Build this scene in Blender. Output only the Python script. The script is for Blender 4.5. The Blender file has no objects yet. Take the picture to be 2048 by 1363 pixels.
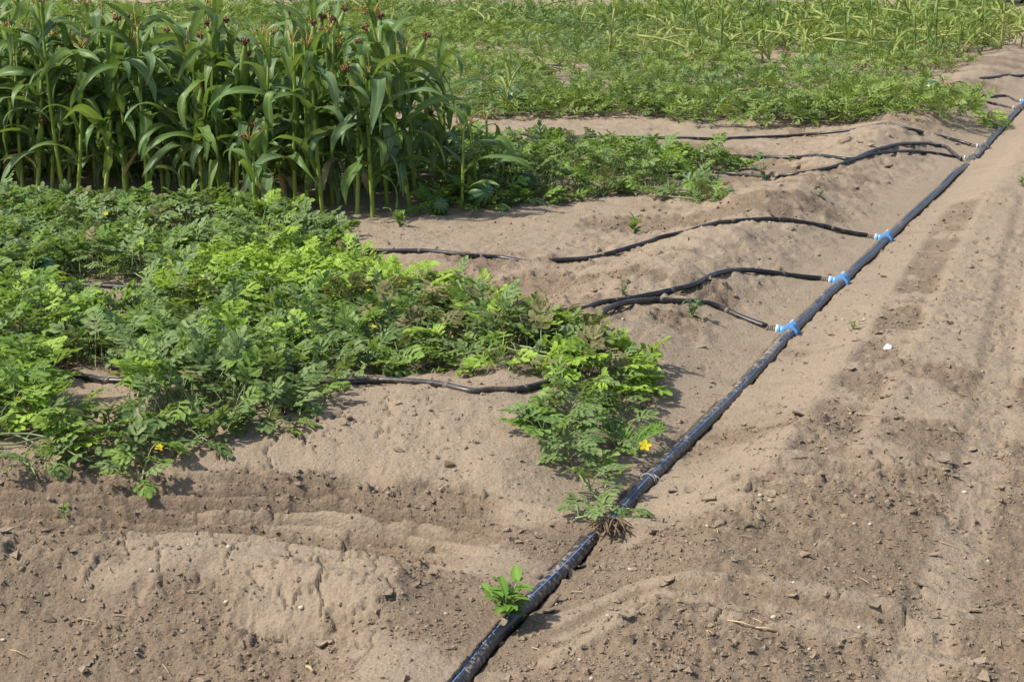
import bpy, math, random
import numpy as np

# ------------------------------------------------------------------ camera, sky, sun
FPX, CAMH, HORIZON = 3300.0, 1.7, -150.0          # focal length in photo pixels, eye height, horizon row
PITCH = math.atan((681.5 - HORIZON) / FPX)
scene = bpy.context.scene
col = scene.collection
cam = bpy.data.cameras.new('camera'); cam_o = bpy.data.objects.new('camera', cam); col.objects.link(cam_o)
cam.sensor_width = 36.0; cam.lens = 36.0 * FPX / 2048.0
cam.clip_start = 0.05; cam.clip_end = 2000.0
cam_o.location = (0, 0, CAMH); cam_o.rotation_euler = (math.pi / 2 - PITCH, 0, 0)
scene.camera = cam_o

SUN_EL, SUN_AZ = math.radians(50), math.atan2(-0.97, -0.10)     # azimuth measured from +Y towards +X
w = bpy.data.worlds.new('World'); scene.world = w; w.use_nodes = True
nt = w.node_tree; bg = nt.nodes['Background']
sky = nt.nodes.new('ShaderNodeTexSky'); sky.sky_type = 'NISHITA'; sky.sun_disc = False
sky.sun_elevation = SUN_EL; sky.sun_rotation = SUN_AZ; sky.dust_density = 2.0
nt.links.new(sky.outputs[0], bg.inputs[0]); bg.inputs[1].default_value = 0.13
sun = bpy.data.lights.new('sun', 'SUN'); sun.energy = 4.1; sun.angle = math.radians(2.2); sun.color = (1.0, 0.945, 0.855)
sun_o = bpy.data.objects.new('sun', sun); col.objects.link(sun_o)
sd = (math.sin(SUN_AZ) * math.cos(SUN_EL), math.cos(SUN_AZ) * math.cos(SUN_EL), math.sin(SUN_EL))
from mathutils import Vector, Matrix, Euler
sun_o.rotation_euler = Vector(sd).to_track_quat('Z', 'Y').to_euler()
scene.view_settings.view_transform = 'Standard'; scene.view_settings.look = 'None'
scene.view_settings.exposure = 0.56; scene.view_settings.gamma = 1.0
scene.cycles.max_bounces = 6; scene.cycles.transparent_max_bounces = 4

R = np.random.RandomState(7)
random.seed(7)

# ------------------------------------------------------------------ numpy noise
def _hash(xi, yi, seed):
    h = (xi.astype(np.int64) * 374761393 + yi.astype(np.int64) * 668265263 + seed * 974634777) & 0xffffffff
    h = ((h ^ (h >> 13)) * 1274126177) & 0xffffffff
    h = ((h ^ (h >> 16)) * 2246822519) & 0xffffffff
    return ((h ^ (h >> 15)) & 0xffffff) / float(0xffffff)
def vnoise(x, y, seed=0):
    xi = np.floor(x); yi = np.floor(y); fx = x - xi; fy = y - yi
    fx = fx * fx * fx * (fx * (fx * 6 - 15) + 10); fy = fy * fy * fy * (fy * (fy * 6 - 15) + 10)
    a = _hash(xi, yi, seed); b = _hash(xi + 1, yi, seed); c = _hash(xi, yi + 1, seed); d = _hash(xi + 1, yi + 1, seed)
    return (a * (1 - fx) + b * fx) * (1 - fy) + (c * (1 - fx) + d * fx) * fy
def fbm(x, y, oct=4, seed=0):
    s = 0; a = 0.5; t = 0
    for i in range(oct):
        s = s + a * vnoise(x + i * 17.3, y - i * 9.1, seed + i); t += a; a *= 0.5; x = x * 2.03; y = y * 2.03
    return s / t
def worley(x, y, seed=0):
    xi = np.floor(x); yi = np.floor(y)
    f1 = np.full(x.shape, 9.0); f2 = np.full(x.shape, 9.0); cid = np.zeros(x.shape)
    for dx in (-1, 0, 1):
        for dy in (-1, 0, 1):
            cx = xi + dx; cy = yi + dy
            px = cx + _hash(cx, cy, seed); py = cy + _hash(cx, cy, seed + 57)
            d = np.hypot(px - x, py - y)
            n = d < f1
            f2 = np.where(n, f1, np.minimum(f2, d)); cid = np.where(n, _hash(cx, cy, seed + 91), cid); f1 = np.where(n, d, f1)
    return f1, f2, cid
def sstep(a, b, x):
    t = np.clip((x - a) / (b - a), 0, 1); return t * t * (3 - 2 * t)

# ------------------------------------------------------------------ field frame
def plane_hit(px, py, z=0.0):
    a = (px - 1024) / FPX; b = -(py - 681.5) / FPX
    dx, dy, dz = a, math.cos(PITCH) + b * math.sin(PITCH), -math.sin(PITCH) + b * math.cos(PITCH)
    t = (z - CAMH) / dz
    return np.array([dx * t, dy * t])
PIPE_PX = [(918, 1363), (997, 1268), (1153, 1116), (1262, 994), (1340, 916), (1465, 793), (1580, 668), (1683, 570), (1772, 481), (1905, 358), (1968, 297), (2040, 218)]
PW = np.array([plane_hit(*q) for q in PIPE_PX])
U0 = PW[0]; UD = PW[-1] - PW[0]; UD = UD / np.hypot(*UD); UN = np.array([-UD[1], UD[0]])
PU = (PW - U0) @ UD; PV = (PW - U0) @ UN
PU = np.concatenate([[-6, -1], PU, [15, 40]]); PV = np.concatenate([[0, 0.0], PV, [0.0, 0.0]])
def uv(x, y):
    u = (x - U0[0]) * UD[0] + (y - U0[1]) * UD[1]
    v = (x - U0[0]) * UN[0] + (y - U0[1]) * UN[1]
    return u, v - np.interp(u, PU, PV)
def xy(u, v):
    v = v + np.interp(u, PU, PV)
    return U0[0] + u * UD[0] + v * UN[0], U0[1] + u * UD[1] + v * UN[1]
PR = 0.0235                                                    # main pipe radius
def pipe_z(u):
    return 0.004 * np.sin(u * 1.7) + np.interp(u, [-6, 0, 0.9, 1.2, 1.45, 2.35, 2.6, 3.2, 8.7, 9.15, 9.5, 12.2, 20], [0.0, .0, 0.0, -.012, 0, 0.0, -.004, .008, 0.012, -.012, .008, 0.01, 0.01])
def left_bury(u):      # how high soil lies against the left side, in pipe radii above its centre
    return np.interp(u, [-6, -.2, .45, .62, .93, 1.06, 1.2, 2.2, 2.45, 2.6, 2.8, 8.6, 8.95, 9.2, 9.5, 30], [1.2, 1.2, 1.15, .45, .3, 1.7, 0.3, .1, .5, .93, -.1, -.4, .9, 1.15, -.3, -.4])
def right_bury(u):
    return np.interp(u, [-6, 0, .86, .97, 1.06, 1.2, 2.2, 2.5, 2.62, 2.8, 8.6, 9.0, 9.25, 9.5, 30], [-.3, -.3, -.2, .6, 1.7, 0, -.2, .4, .78, -.2, -.55, .3, 1.15, -.4, -.5])
def px_poly(pts): return np.array([plane_hit(*p) for p in pts])
RUTS = [  # polyline (photo pixels laid on the ground), half width m, depth m
    (px_poly([(1215, 1075), (1330, 1035), (1470, 1005), (1650, 1000), (1900, 1020), (2200, 1060)]), 0.035, -0.020),
    (px_poly([(1230, 1110), (1340, 1068), (1480, 1036), (1660, 1032), (1900, 1052), (2200, 1090)]), 0.030, 0.020),
    (px_poly([(1120, 1250), (1280, 1205), (1450, 1225), (1700, 1262), (2048, 1318), (2200, 1340)]), 0.040, -0.020),
    (px_poly([(1120, 1290), (1280, 1240), (1450, 1258), (1700, 1300), (2048, 1358), (2200, 1380)]), 0.035, 0.022),
    (px_poly([(1100, 1340), (1280, 1285), (1450, 1300), (1700, 1340), (2048, 1400)]), 0.035, -0.015),
    (px_poly([(2060, 420), (2025, 560), (1990, 800), (1955, 1000), (1900, 1180), (1840, 1330), (1800, 1450)]), 0.075, 0.016),
    (px_poly([(1930, 420), (1850, 560), (1790, 700), (1700, 850), (1640, 960)]), 0.10, 0.018),
]
def poly_dist(x, y, P):
    d = np.full(x.shape, 1e9); s = np.zeros(x.shape); L = 0
    for a, b in zip(P[:-1], P[1:]):
        e = b - a; l = np.hypot(*e); t = np.clip(((x - a[0]) * e[0] + (y - a[1]) * e[1]) / l ** 2, 0, 1)
        q = np.hypot(x - a[0] - e[0] * t, y - a[1] - e[1] * t)
        n = q < d; d = np.where(n, q, d); s = np.where(n, L + t * l, s); L += l
    return d, s
def uc(v): return np.interp(v, [-3, 0.1, .3, .5, .8, 1.2, 1.61, 3, 6], [.6, .6, .62, .65, .66, .53, .37, -.15, -1.3])

def terrain(x, y, full=True, col_attr=False):
    """height of the soil and how much of it is smooth pale crust (0 loose .. 1 crust)"""
    x = np.asarray(x, float); y = np.asarray(y, float)
    u, v = uv(x, y)
    s = u - uc(v)
    lod = np.clip(14.0 / np.maximum(y, 1), 0.15, 1)
    # furrow and ridges on the near left, running away from the pipe
    rid = np.interp(s, [-3, -1.3, -.85, -.55, -.34, -.2, -.05, .12, .4, .65, 1.0, 1.5, 2.1, 3], [-.05, -.07, -.085, -.03, .045, .042, -.01, -.03, .005, .05, .075, .05, .03, .02])
    rid = rid * 1.45 * sstep(.08, .42, v)
    beds = 0.02 * np.cos((u - 4.6) * 2 * math.pi / 2.3) * sstep(2.6, 4, u) * sstep(.9, 1.5, v)
    # spoil berm along the pipe, broken into mounds at each lateral
    A = 0.085 + 0.05 * np.exp(-((u - 4.1) / .45) ** 2) + .05 * np.exp(-((u - 5.0) / .4) ** 2) + .07 * np.exp(-((u - 6.2) / .6) ** 2) + .07 * np.exp(-((u - 9.6) / .8) ** 2) + .06 * np.exp(-((u - 11) / .5) ** 2) + .03 * np.exp(-((u - 13.5) / .6) ** 2)
    A = A * sstep(1.0, 2.6, u)
    berm = A * np.exp(-((v - .72) / .33) ** 2)
    road = 0.105 * sstep(-.03, -.42, v) * (0.7 + 0.3 * np.sin(u * .9)) - .04 * sstep(-.6, -1.3, v)
    z = rid + beds + berm + road
    big = fbm(u * 1.3, v * 1.3, 3, 5) - .5
    z = z + 0.045 * big * sstep(.12, .5, np.abs(v))
    # small gullies that run from the berm to the pipe
    gul = (fbm(u * 9 + 3 * big, v * 1.6, 3, 11) - .5)
    z = z + 0.02 * gul * np.exp(-((v - .35) / .28) ** 2) * sstep(2.7, 3.2, u) * lod
    # tread lines in the furrow
    tr = sstep(-.32, -.1, s) * sstep(.55, .3, s) * sstep(.1, .4, v)
    wob = fbm(u * 2.2, v * 2.2, 2, 21) * .05
    z = z + tr * .034 * np.sin((s + wob) * 2 * math.pi / .078) * (.3 + 1.1 * fbm(u * 3, v * 1.2, 2, 23))
    # crust / loose soil
    n1 = fbm(u * 2.1 + .2 * big, v * .95, 5, 31)
    n2 = fbm(x * 5, y * 5, 4, 37)
    bias = 0.03
    bias = bias + .16 * np.exp(-((s + .3) / .17) ** 2) * sstep(.2, .4, v) * sstep(1.5, .9, v)
    bias = bias + .12 * np.exp(-((s - 1.15) / .3) ** 2) * sstep(.3, .6, v)
    bias = bias + .10 * np.exp(-((v - .16) / .14) ** 2)
    bias = bias - .2 * np.exp(-((s - .38) / .16) ** 2) * sstep(.2, .5, v) - .22 * sstep(-.5, -.72, s) * sstep(.15, .4, v)
    bias = bias + .12 * sstep(2.2, 3.2, u) * sstep(-1.9, -.6, v) + .10 * np.exp(-((v + .45) / .3) ** 2) * sstep(1.6, 2.4, u)
    bias = bias - .13 * sstep(2.6, 1.6, u) * sstep(-.15, -.35, v)
    bias = bias + .10 * sstep(-1.25, -1.5, v) * sstep(2.8, 1.5, u)
    bz = sstep(2.7, 3.3, u) * sstep(.12, .3, v) * sstep(2.2, 1.2, v)
    bias = bias - .10 * bz * sstep(.40, .58, fbm(u * 2.6, v * 2.6, 3, 57))
    cn = n1 * .75 + n2 * .25 - .5 + bias
    crust = sstep(-.012, .022, cn); tone = sstep(-.07, .09, cn)
    trc = tr * sstep(.1, .8, np.sin((s + wob) * 2 * math.pi / .078)) * sstep(.42, .52, fbm(u * 3, v * 1.2, 3, 25)); crust = np.maximum(crust, trc); tone = np.maximum(tone, trc)
    for P, hw, dep in RUTS:
        d, sl = poly_dist(x, y, P)
        k = sstep(hw * 1.25, hw * .55, d)
        if dep > .017 or dep < 0:
            z = z - dep * k * (.35 + .9 * fbm(x * 4, y * 4, 2, 43))
        else:
            z = z - dep * k + .006 * k * sstep(.1, .5, np.sin(sl * 2 * math.pi / .11 + d * 30))
        if dep == .016: crust = np.maximum(crust, k * sstep(.30, .42, fbm(x * 6, y * 6, 3, 47))); tone = np.maximum(tone, k * .9)
        elif dep == .018: q = 1 - .9 * k * sstep(.32, .45, n2); crust = crust * q; tone = tone * q
        else: q = k * sstep(.42, .5, fbm(x * 7, y * 7, 3, 47)); crust = np.maximum(crust, q); tone = np.maximum(tone, q * .8)
    if full:
        wx = x + .09 * (fbm(x * 11, y * 11, 4, 51) - .5); wy = y + .09 * (fbm(x * 11, y * 11, 4, 53) - .5)
        f1, f2, cid = worley(wx * 6.5, wy * 6.5, 61)
        crackm = np.maximum(sstep(.50, .60, fbm(x * 2.3, y * 2.3, 4, 63)), np.exp(-((s + .3) / .22) ** 2) * sstep(.2, .4, v))
        crack = sstep(.055, .01, f2 - f1) * crust * crackm * sstep(.40, .52, fbm(x * 6, y * 6, 2, 65))
        edge = np.exp(-((cn - .0) / .04) ** 2)
        g1, g2, gid = worley(wx * 21, wy * 17, 67)
        k1, k2, kid = worley(x * 44, y * 40, 71)
        z = z + (.010 * crust + crust * (.006 * (cid - .5) * crackm) - .018 * crack) * lod
        z = z + edge * (.024 * (gid - .45)) * sstep(.0, .12, g2 - g1) * lod
        loose = (1 - crust)
        lump = sstep(.42, .7, fbm(x * 3.1, y * 3.1, 3, 77))
        z = z + loose * lod * (.011 * (gid ** 2) * sstep(.75, .2, g1) * (.3 + lump) + .0075 * sstep(.7, .15, k1) * kid * (.35 + lump))
        rough = np.maximum(sstep(.38, .6, fbm(x * 2.0, y * 2.0, 3, 79)), .9 * bz)
        b1, b2, bid = worley(wx * 9, wy * 6, 97); z = z + bz * (.022 * (bid - .5) * sstep(.0, .2, b2 - b1) + .016 * (fbm(x * 11, y * 7, 3, 99) - .5))
        rdg = np.abs(fbm(x * 17 + 2 * n2, y * 17, 3, 85) - .5) * 2
        z = z + lod * (.030 * (fbm(x * 6, y * 6, 4, 81) - .5) + .016 * (fbm(x * 26, y * 26, 3, 83) - .5) * (.35 + .5 * rough + .4 * loose) + .006 * (fbm(x * 95, y * 80, 2, 87) - .5) * (.25 + .4 * rough + .5 * loose) - .007 * sstep(.07, .0, rdg) * crust * rough)
    # trench that holds the pipe
    zc = pipe_z(u); av = np.abs(v)
    jig = .35 * (fbm(u * 14, v * 3, 3, 91) - .5) * 2
    lb = left_bury(u) + jig * .55; rb = right_bury(u) + jig
    zl = zc + PR * lb; zr = zc + PR * rb
    side = np.where(v > 0, zl, zr)
    k = sstep(.45, .05, av)
    z = z * (1 - k) + (side + .10 * np.maximum(av - PR, 0) + np.where(v > 0, .3 * np.maximum(z, 0), .3 * z)) * k
    lip = np.where(v > 0, np.where(lb > .5, .12 * PR, 1.0 * PR), np.where(rb > .8, .1 * PR, 1.02 * PR))
    burn = (lb > 1.0) & (rb > 1.0)
    inside = (av < PR * 1.0) & (np.where(v > 0, lb, rb) < .99) & (av < lip + 1e-4) & ~burn
    z = np.where(inside, zc - PR * .9, z)
    return z, (tone if col_attr else crust)
GRID = {}
def ground_grid():
    ts = np.arange(-.47, .4701, .00135)
    ext = .47 + np.cumsum(.0016 * 1.12 ** np.arange(62)); ext = ext[ext < 9]
    ts = np.concatenate([-ext[::-1], ts, ext])
    ys = [2.7]
    while ys[-1] < 15: ys.append(ys[-1] * 1.00265)
    while ys[-1] < 45: ys.append(ys[-1] * 1.008)
    while ys[-1] < 900: ys.append(ys[-1] * 1.09)
    ys = np.array([-40, -25, -15, -9, -5, -2.5, -1, 0, .8, 1.4, 1.9, 2.25, 2.5] + ys)
    X = np.maximum(ys, 2.6)[:, None] * ts[None, :]; Y = np.repeat(ys[:, None], len(ts), 1)
    z, c = terrain(X.ravel(), Y.ravel(), True, True)
    GRID.update(ts=ts, ys=ys, X=X, Y=Y, z=z.reshape(X.shape), c=c.reshape(X.shape))
ground_grid()
def H(x, y):
    '''height of the ground sheet under a point'''
    x = np.atleast_1d(x).astype(float); y = np.atleast_1d(y).astype(float); t = x / np.maximum(y, 2.6)
    ts, ys, Z = GRID['ts'], GRID['ys'], GRID['z']
    j = np.clip(np.searchsorted(ts, t) - 1, 0, len(ts) - 2); i = np.clip(np.searchsorted(ys, y) - 1, 0, len(ys) - 2)
    a = np.clip((t - ts[j]) / (ts[j + 1] - ts[j]), 0, 1); b = np.clip((y - ys[i]) / (ys[i + 1] - ys[i]), 0, 1)
    return (Z[i, j] * (1 - a) + Z[i, j + 1] * a) * (1 - b) + (Z[i + 1, j] * (1 - a) + Z[i + 1, j + 1] * a) * b
Hs = H
def G(px, py, dz=0.0):
    """photo pixel -> point on the soil"""
    z = 0.0
    for _ in range(6):
        p = plane_hit(px, py, z + dz); z = .5 * z + .5 * float(Hs(p[0], p[1])[0])
    return np.array([p[0], p[1], float(H(p[0], p[1])[0]) + dz])

# ------------------------------------------------------------------ mesh helpers
def mesh_np(name, V, F, mat=None, attrs=None, smooth=True):
    V = np.asarray(V, np.float32); F = np.asarray(F, np.int32); n, k = F.shape
    me = bpy.data.meshes.new(name)
    me.vertices.add(len(V)); me.vertices.foreach_set('co', V.ravel())
    me.loops.add(n * k); me.loops.foreach_set('vertex_index', F.ravel())
    me.polygons.add(n); me.polygons.foreach_set('loop_start', np.arange(0, n * k, k, dtype=np.int32))
    try: me.polygons.foreach_set('loop_total', np.full(n, k, np.int32))
    except Exception: pass
    me.update(calc_edges=True)
    me.polygons.foreach_set('use_smooth', np.full(n, smooth, bool))
    for a, val in (attrs or {}).items():
        at = me.attributes.new(a, 'FLOAT', 'POINT'); at.data.foreach_set('value', np.asarray(val, np.float32))
    if mat: me.materials.append(mat)
    me.validate()
    return me
def obj(name, me, parent=None, loc=None, rot=None, scale=None, mw=None):
    o = bpy.data.objects.new(name, me); col.objects.link(o)
    if parent: o.parent = parent
    if mw is not None: o.matrix_basis = mw
    else:
        if loc is not None: o.location = [float(c) for c in loc]
        if rot is not None: o.rotation_euler = rot
        if scale is not None: o.scale = scale if hasattr(scale, '__len__') else (scale,) * 3
    return o
def tag(o, label=None, cat=None, group=None, kind=None):
    if label: o['label'] = label
    if cat: o['category'] = cat
    if group: o['group'] = group
    if kind: o['kind'] = kind
    return o
def empty(name, loc, rz=0.0):
    o = bpy.data.objects.new(name, None); col.objects.link(o); o.empty_display_size = .1
    o.location = [float(c) for c in loc]; o.rotation_euler = (0, 0, rz); return o
def quads_to_tris(Q): Q = np.asarray(Q); return np.concatenate([Q[:, [0, 1, 2]], Q[:, [0, 2, 3]]])
def tube(P, rad, sides=8, cap=True):
    """triangles of a tube along P"""
    P = np.asarray(P, float); n = len(P); rad = np.broadcast_to(np.asarray(rad, float), (n,))
    T = np.gradient(P, axis=0); T /= np.linalg.norm(T, axis=1)[:, None] + 1e-12
    up = np.array([0, 0, 1.0]) if abs(T[:, 2]).max() < .95 else np.array([1.0, .13, 0])
    A = np.cross(T, up); A /= np.linalg.norm(A, axis=1)[:, None] + 1e-12
    B = np.cross(A, T)
    an = np.linspace(0, 2 * math.pi, sides, endpoint=False)
    V = P[:, None, :] + rad[:, None, None] * (np.cos(an)[None, :, None] * A[:, None, :] + np.sin(an)[None, :, None] * B[:, None, :])
    V = V.reshape(-1, 3); i = np.arange(n - 1)[:, None] * sides; j = np.arange(sides)[None, :]; j2 = (j + 1) % sides
    Q = np.stack([i + j, i + j2, i + sides + j2, i + sides + j], -1).reshape(-1, 4)
    F = quads_to_tris(Q)
    if cap:
        V = np.concatenate([V, P[[0, -1]]]); c0 = n * sides; c1 = c0 + 1; jj = np.arange(sides); k2 = (jj + 1) % sides
        F = np.concatenate([F, np.stack([np.full(sides, c0), k2, jj], -1), np.stack([np.full(sides, c1), (n - 1) * sides + jj, (n - 1) * sides + k2], -1)])
    return V, F
class Acc:
    """collects triangles of one part"""
    def __init__(s): s.V = []; s.F = []; s.A = []; s.n = 0
    def add(s, V, F, a=0.0):
        V = np.asarray(V, float); F = np.asarray(F)
        if F.shape[1] == 4: F = quads_to_tris(F)
        s.V.append(V); s.F.append(F + s.n); s.A.append(np.broadcast_to(np.asarray(a, float), (len(V),))); s.n += len(V)
    def box(s, c, d, a=0.0, M=None):
        c = np.array(c, float); d = np.array(d, float) / 2
        V = np.array([[i, j, k] for i in (-1, 1) for j in (-1, 1) for k in (-1, 1)], float) * d + c
        if M is not None: V = V @ np.array(M).T
        s.add(V, np.array([[0, 1, 3, 2], [4, 6, 7, 5], [0, 4, 5, 1], [2, 3, 7, 6], [0, 2, 6, 4], [1, 5, 7, 3]]), a)
    def mesh(s, name, mat, attr='rnd', smooth=True, extra=None):
        if not s.V: return None
        at = {attr: np.concatenate(s.A)}
        if extra: at.update(extra)
        return mesh_np(name, np.concatenate(s.V), np.concatenate(s.F), mat, at, smooth)
def catmull(P, step):
    P = np.asarray(P, float); Q = np.concatenate([[2 * P[0] - P[1]], P, [2 * P[-1] - P[-2]]]); out = []
    for i in range(1, len(Q) - 2):
        a, b, c, d = Q[i - 1:i + 3]; n = max(2, int(np.linalg.norm(c - b) / step)); t = np.linspace(0, 1, n, endpoint=False)[:, None]
        out.append(.5 * ((2 * b) + (c - a) * t + (2 * a - 5 * b + 4 * c - d) * t ** 2 + (-a + 3 * b - 3 * c + d) * t ** 3))
    out.append(P[-1:]); return np.concatenate(out)

# ------------------------------------------------------------------ materials
class NT:
    def __init__(s, name):
        s.m = bpy.data.materials.new(name); s.m.use_nodes = True; s.t = s.m.node_tree; s.b = s.t.nodes['Principled BSDF']; s.out = s.t.nodes['Material Output']
    def n(s, typ, **kw):
        x = s.t.nodes.new(typ)
        for k, v in kw.items(): setattr(x, k, v)
        return x
    def l(s, a, b): s.t.links.new(a, b)
    def noise(s, scale, detail=4, rough=.55, vec=None):
        x = s.n('ShaderNodeTexNoise'); x.inputs['Scale'].default_value = scale; x.inputs['Detail'].default_value = detail; x.inputs['Roughness'].default_value = rough
        if vec: s.l(vec, x.inputs['Vector'])
        return x.outputs['Fac']
    def ramp(s, fac, stops):
        x = s.n('ShaderNodeValToRGB'); e = x.color_ramp.elements
        while len(e) < len(stops): e.new(.5)
        for q, (p, c) in zip(e, stops): q.position = p; q.color = (*c, 1) if len(c) == 3 else c
        s.l(fac, x.inputs[0]); return x.outputs[0]
    def mix(s, fac, a, b, blend='MIX'):
        x = s.n('ShaderNodeMix', data_type='RGBA', blend_type=blend)
        for k, v in ((0, fac), (6, a), (7, b)):
            if isinstance(v, (int, float)): x.inputs[k].default_value = v
            elif isinstance(v, tuple): x.inputs[k].default_value = (*v, 1)
            else: s.l(v, x.inputs[k])
        return x.outputs[2]
    def math(s, op, a, b=None, c=None):
        x = s.n('ShaderNodeMath', operation=op)
        for k, v in enumerate((a, b, c)):
            if v is None: continue
            if isinstance(v, (int, float)): x.inputs[k].default_value = v
            else: s.l(v, x.inputs[k])
        return x.outputs[0]
    def attr(s, name): return s.n('ShaderNodeAttribute', attribute_name=name).outputs['Fac']
    def pos(s): return s.n('ShaderNodeNewGeometry').outputs['Position']
    def objc(s): return s.n('ShaderNodeTexCoord').outputs['Object']
    def orand(s): return s.n('ShaderNodeObjectInfo').outputs['Random']
    def bump(s, h, strength, dist):
        x = s.n('ShaderNodeBump'); x.inputs['Strength'].default_value = strength; x.inputs['Distance'].default_value = dist; s.l(h, x.inputs['Height']); s.l(x.outputs[0], s.b.inputs['Normal'])

CRUST = (.350, .276, .192); LOOSE = (.168, .121, .078)
def soil_material(name, flat=None):
    t = NT(name); P = t.pos()
    big = t.noise(.9, 4, .6, P); mid = t.noise(9, 5, .65, P); fine = t.noise(120, 4, .7, P); gr = t.noise(420, 2, .6, P)
    cr = t.attr('crust') if flat is None else flat
    c1 = t.mix(mid, tuple(x * .86 for x in CRUST), tuple(x * 1.14 for x in CRUST))
    c2 = t.mix(mid, tuple(x * .72 for x in LOOSE), tuple(x * 1.38 for x in LOOSE))
    c = t.mix(cr, c2, c1)
    c = t.mix(t.math('MULTIPLY', t.math('SMOOTH_MIN', big, 1.0, .0), .3), c, (.225, .170, .120))
    c = t.mix(.38, c, t.ramp(fine, [(.3, (.07, .05, .034)), (.7, (.37, .29, .205))]), 'MIX')
    c = t.mix(t.math('MULTIPLY', t.math('GREATER_THAN', gr, .70), .6), c, (.38, .32, .24))
    t.l(c, t.b.inputs['Base Color']); t.b.inputs['Roughness'].default_value = .95; t.b.inputs['Specular IOR Level'].default_value = .15
    pit = t.n('ShaderNodeTexVoronoi'); pit.inputs['Scale'].default_value = 75; t.l(P, pit.inputs['Vector'])
    hgt = t.math('ADD', t.math('ADD', t.math('MULTIPLY', fine, .7), t.math('MULTIPLY', gr, .35)), t.math('MULTIPLY', pit.outputs['Distance'], .35))
    t.bump(hgt, 1.0, .008)
    return t.m
M_SOIL = soil_material('dry_soil'); M_CLOD = soil_material('soil_clod', .95); M_FLAKE = soil_material('crust_flake', .95); M_LOOSE = soil_material('soil_crumb', .75)

def leaf_material(name, ca, cb, rib, trans=.3, rough=.5, vein_scale=0, spots=None, ribpow=2.2):
    t = NT(name)
    r = t.math('FRACT', t.math('ADD', t.orand(), t.attr('rnd')))
    c = t.mix(r, ca, cb)
    nn = t.noise(14, 3, .6, t.objc())
    c = t.mix(t.math('MULTIPLY', nn, .5), c, tuple(x * .55 for x in ca))
    if spots: c = t.mix(t.math('MULTIPLY', t.math('GREATER_THAN', t.noise(spots[0], 3, .6, t.objc()), spots[1]), .85), c, spots[2])
    c = t.mix(t.math('MULTIPLY', t.math('POWER', t.attr('rib'), ribpow), .55), c, rib)
    t.l(c, t.b.inputs['Base Color']); t.b.inputs['Roughness'].default_value = rough; t.b.inputs['Specular IOR Level'].default_value = .2
    if trans > 0:
        tr = t.n('ShaderNodeBsdfTranslucent'); mx = t.n('ShaderNodeMixShader'); mx.inputs[0].default_value = trans
        tc = t.mix(.5, c, (.26, .36, .03)); t.l(tc, tr.inputs['Color'])
        t.l(t.b.outputs[0], mx.inputs[1]); t.l(tr.outputs[0], mx.inputs[2]); t.l(mx.outputs[0], t.out.inputs['Surface'])
    return t.m
M_MATURE = leaf_material('melon_leaf_mature', (.108, .188, .046), (.178, .262, .076), (.34, .40, .20), .32)
M_GREEN = leaf_material('melon_leaf_green', (.145, .27, .032), (.24, .38, .06), (.38, .46, .20), .38)
M_YOUNG = leaf_material('melon_leaf_young', (.28, .45, .035), (.40, .58, .07), (.44, .54, .20), .40)
M_OLIVE = leaf_material('melon_leaf_withering', (.15, .165, .060), (.235, .225, .095), (.28, .25, .13), .2, .6, spots=(9, .55, (.23, .15, .07)))
M_STEM = leaf_material('melon_stem', (.20, .27, .10), (.30, .34, .17), (.3, .3, .2), .0)
M_CORNLEAF = leaf_material('corn_leaf', (.105, .190, .046), (.170, .268, .066), (.42, .48, .24), .34, .42, ribpow=6)
M_CORNBLUE = leaf_material('corn_leaf_blue_green', (.110, .188, .076), (.172, .255, .104), (.38, .45, .26), .28, .42, ribpow=6)
M_CORNDRY = leaf_material('corn_leaf_dry', (.42, .33, .17), (.52, .42, .22), (.5, .42, .25), .15, .7)
M_STALK = leaf_material('corn_stalk', (.22, .32, .05), (.36, .43, .09), (.3, .3, .1), 0, .4)
M_HUSK = leaf_material('corn_husk', (.17, .26, .05), (.25, .33, .08), (.3, .35, .15), .1, .5)
M_SILK = leaf_material('corn_silk', (.15, .075, .040), (.24, .125, .062), (.2, .1, .05), 0, .7)
M_TASSEL = leaf_material('corn_tassel', (.42, .27, .08), (.50, .36, .12), (.5, .3, .1), 0, .7)
M_FARCORN = leaf_material('far_corn', (.19, .27, .06), (.38, .42, .12), (.46, .48, .17), .3)
M_FARCORNG = leaf_material('far_corn_green', (.12, .21, .045), (.20, .30, .07), (.26, .3, .1), .28)
M_FARMELON = leaf_material('far_melon', (.15, .235, .04), (.29, .36, .085), (.2, .3, .1), .3)
M_FARMELON2 = leaf_material('far_melon_grey', (.12, .20, .06), (.20, .28, .10), (.2, .28, .12), .28)
M_WEED = leaf_material('weed_leaf', (.13, .27, .03), (.19, .34, .05), (.3, .42, .12), .35)
M_WEEDD = leaf_material('weed_leaf_dark', (.06, .13, .04), (.10, .18, .06), (.2, .28, .12), .25)
M_PETAL = leaf_material('flower_petal', (.80, .62, .02), (.85, .70, .05), (.8, .6, .05), .3)
M_STRAW = leaf_material('straw', (.45, .34, .19), (.56, .45, .28), (.5, .4, .2), .1, .8)
M_BARK = leaf_material('bark', (.17, .15, .13), (.22, .2, .17), (.2, .2, .2), 0, .9)
M_TREELEAF = leaf_material('tree_leaf', (.028, .052, .018), (.05, .085, .028), (.05, .08, .03), .15)

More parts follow.
